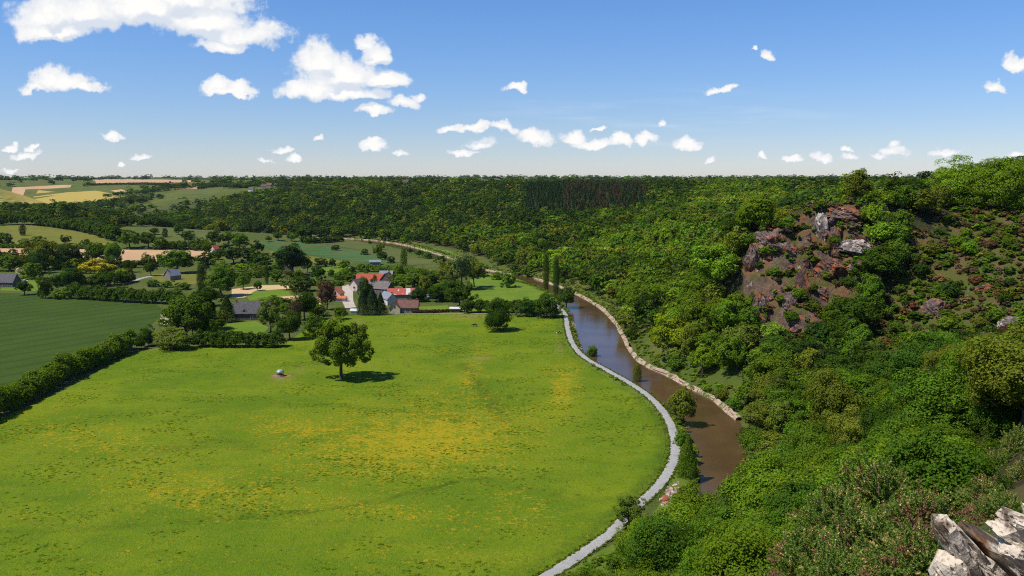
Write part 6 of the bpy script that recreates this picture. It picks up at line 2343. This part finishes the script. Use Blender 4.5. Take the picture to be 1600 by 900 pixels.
    wisp = mt('MULTIPLY', m3.outputs[0], mt('MULTIPLY', mt('MAXIMUM', mt('SUBTRACT', 1.0, band), 0.0), 0.5))
    base = N('ShaderNodeMix')
    base.data_type = 'RGBA'
    t.links.new(wisp, base.inputs[0])
    hs = N('ShaderNodeHueSaturation')
    hs.inputs['Saturation'].default_value = SKY_SAT
    hs.inputs['Value'].default_value = SKY_VAL
    tn = N('ShaderNodeMix')
    tn.data_type = 'RGBA'
    tn.blend_type = 'MULTIPLY'
    tn.inputs[0].default_value = 1.0
    el = N('ShaderNodeMapRange')
    el.interpolation_type = 'SMOOTHSTEP'
    t.links.new(sp.outputs[2], el.inputs['Value'])
    el.inputs['From Min'].default_value = -0.02
    el.inputs['From Max'].default_value = 0.20
    tg = N('ShaderNodeMix')
    tg.data_type = 'RGBA'
    t.links.new(el.outputs['Result'], tg.inputs[0])
    tg.inputs[6].default_value = (0.77, 0.815, 1.06, 1)
    tg.inputs[7].default_value = SKY_TINT
    t.links.new(tg.outputs[2], tn.inputs[7])
    t.links.new(sky.outputs[0], tn.inputs[6])
    t.links.new(tn.outputs[2], hs.inputs['Color'])
    t.links.new(hs.outputs[0], base.inputs[6])
    base.inputs[7].default_value = (7.6, 7.8, 8.1, 1)
    fin = N('ShaderNodeMix')
    fin.data_type = 'RGBA'
    front = mt('GREATER_THAN', sp.outputs[1], 0.05)
    up = mt('GREATER_THAN', sp.outputs[2], -0.01)
    t.links.new(mt('MULTIPLY', alpha, mt('MULTIPLY', front, up)), fin.inputs[0])
    t.links.new(base.outputs[2], fin.inputs[6])
    t.links.new(cc.outputs[2], fin.inputs[7])
    t.links.new(fin.outputs[2], bg.inputs['Color'])
    bg.inputs['Strength'].default_value = 0.1


SKY_SAT, SKY_VAL = 1.15, 0.88
SKY_TINT = (0.91, 0.985, 1.22, 1)
CLOUDS = [
    # long bank at the top edge
    (80, 28, 76, 50), (140, 26, 100, 54), (230, 18, 105, 50), (320, 36, 95, 54), (380, 58, 76, 38), (290, 0, 130, 50), (66, 52, 56, 28), (350, 78, 55, 20), (100, 55, 60, 26),
    # left cumulus
    (80, 130, 42, 26), (110, 136, 55, 24), (140, 143, 40, 12), (60, 142, 34, 14),
    # centre low cumulus
    (330, 144, 36, 17), (372, 146, 40, 16), (352, 152, 56, 10),
    # towering cumulus
    (498, 102, 44, 42), (530, 125, 82, 50), (585, 80, 30, 34), (570, 60, 24, 18), (480, 145, 60, 26), (600, 130, 50, 26), (540, 155, 100, 16),
    (585, 181, 42, 14), (636, 168, 30, 15), (655, 160, 14, 12), (808, 147, 24, 14),
    (700, 201, 20, 10), (735, 202, 50, 9), (790, 204, 34, 12), (745, 226, 40, 14), (720, 238, 32, 8), (845, 212, 34, 17), (905, 206, 28, 17), (935, 218, 44, 14), (968, 216, 16, 14),
    (1006, 212, 26, 9), (1075, 218, 32, 12), (1034, 187, 11, 11), (945, 192, 14, 5),
    (1202, 80, 16, 12), (1128, 138, 26, 10), (1590, 106, 28, 17), (1550, 140, 20, 11), (1180, 68, 7, 6),
    (180, 205, 22, 9), (220, 246, 18, 10), (188, 258, 8, 6), (436, 234, 17, 9), (455, 246, 15, 7), (414, 252, 11, 7), (490, 217, 11, 8), (583, 239, 28, 11), (627, 251, 14, 7),
    (32, 240, 32, 9), (10, 226, 14, 8), (48, 229, 16, 5), (8, 264, 12, 5),
    (1106, 246, 12, 6), (1189, 248, 11, 6), (1236, 247, 20, 7), (1281, 245, 20, 10), (1318, 229, 12, 7), (1324, 244, 18, 10), (1395, 238, 30, 13), (1398, 226, 13, 10), (1370, 245, 20, 6), (1480, 243, 32, 10), (1590, 245, 18, 9)]
build_world()

sc.view_settings.view_transform = 'Standard'
sc.view_settings.look = 'None'
sc.view_settings.gamma = 1.0
sc.view_settings.exposure = 0.3
sc.view_settings.use_curve_mapping = False
sc.cycles.max_bounces = 5
sc.cycles.diffuse_bounces = 3
sc.cycles.glossy_bounces = 2
sc.cycles.transmission_bounces = 2
sc.cycles.use_denoising = False
sc.cycles.filter_width = 1.1
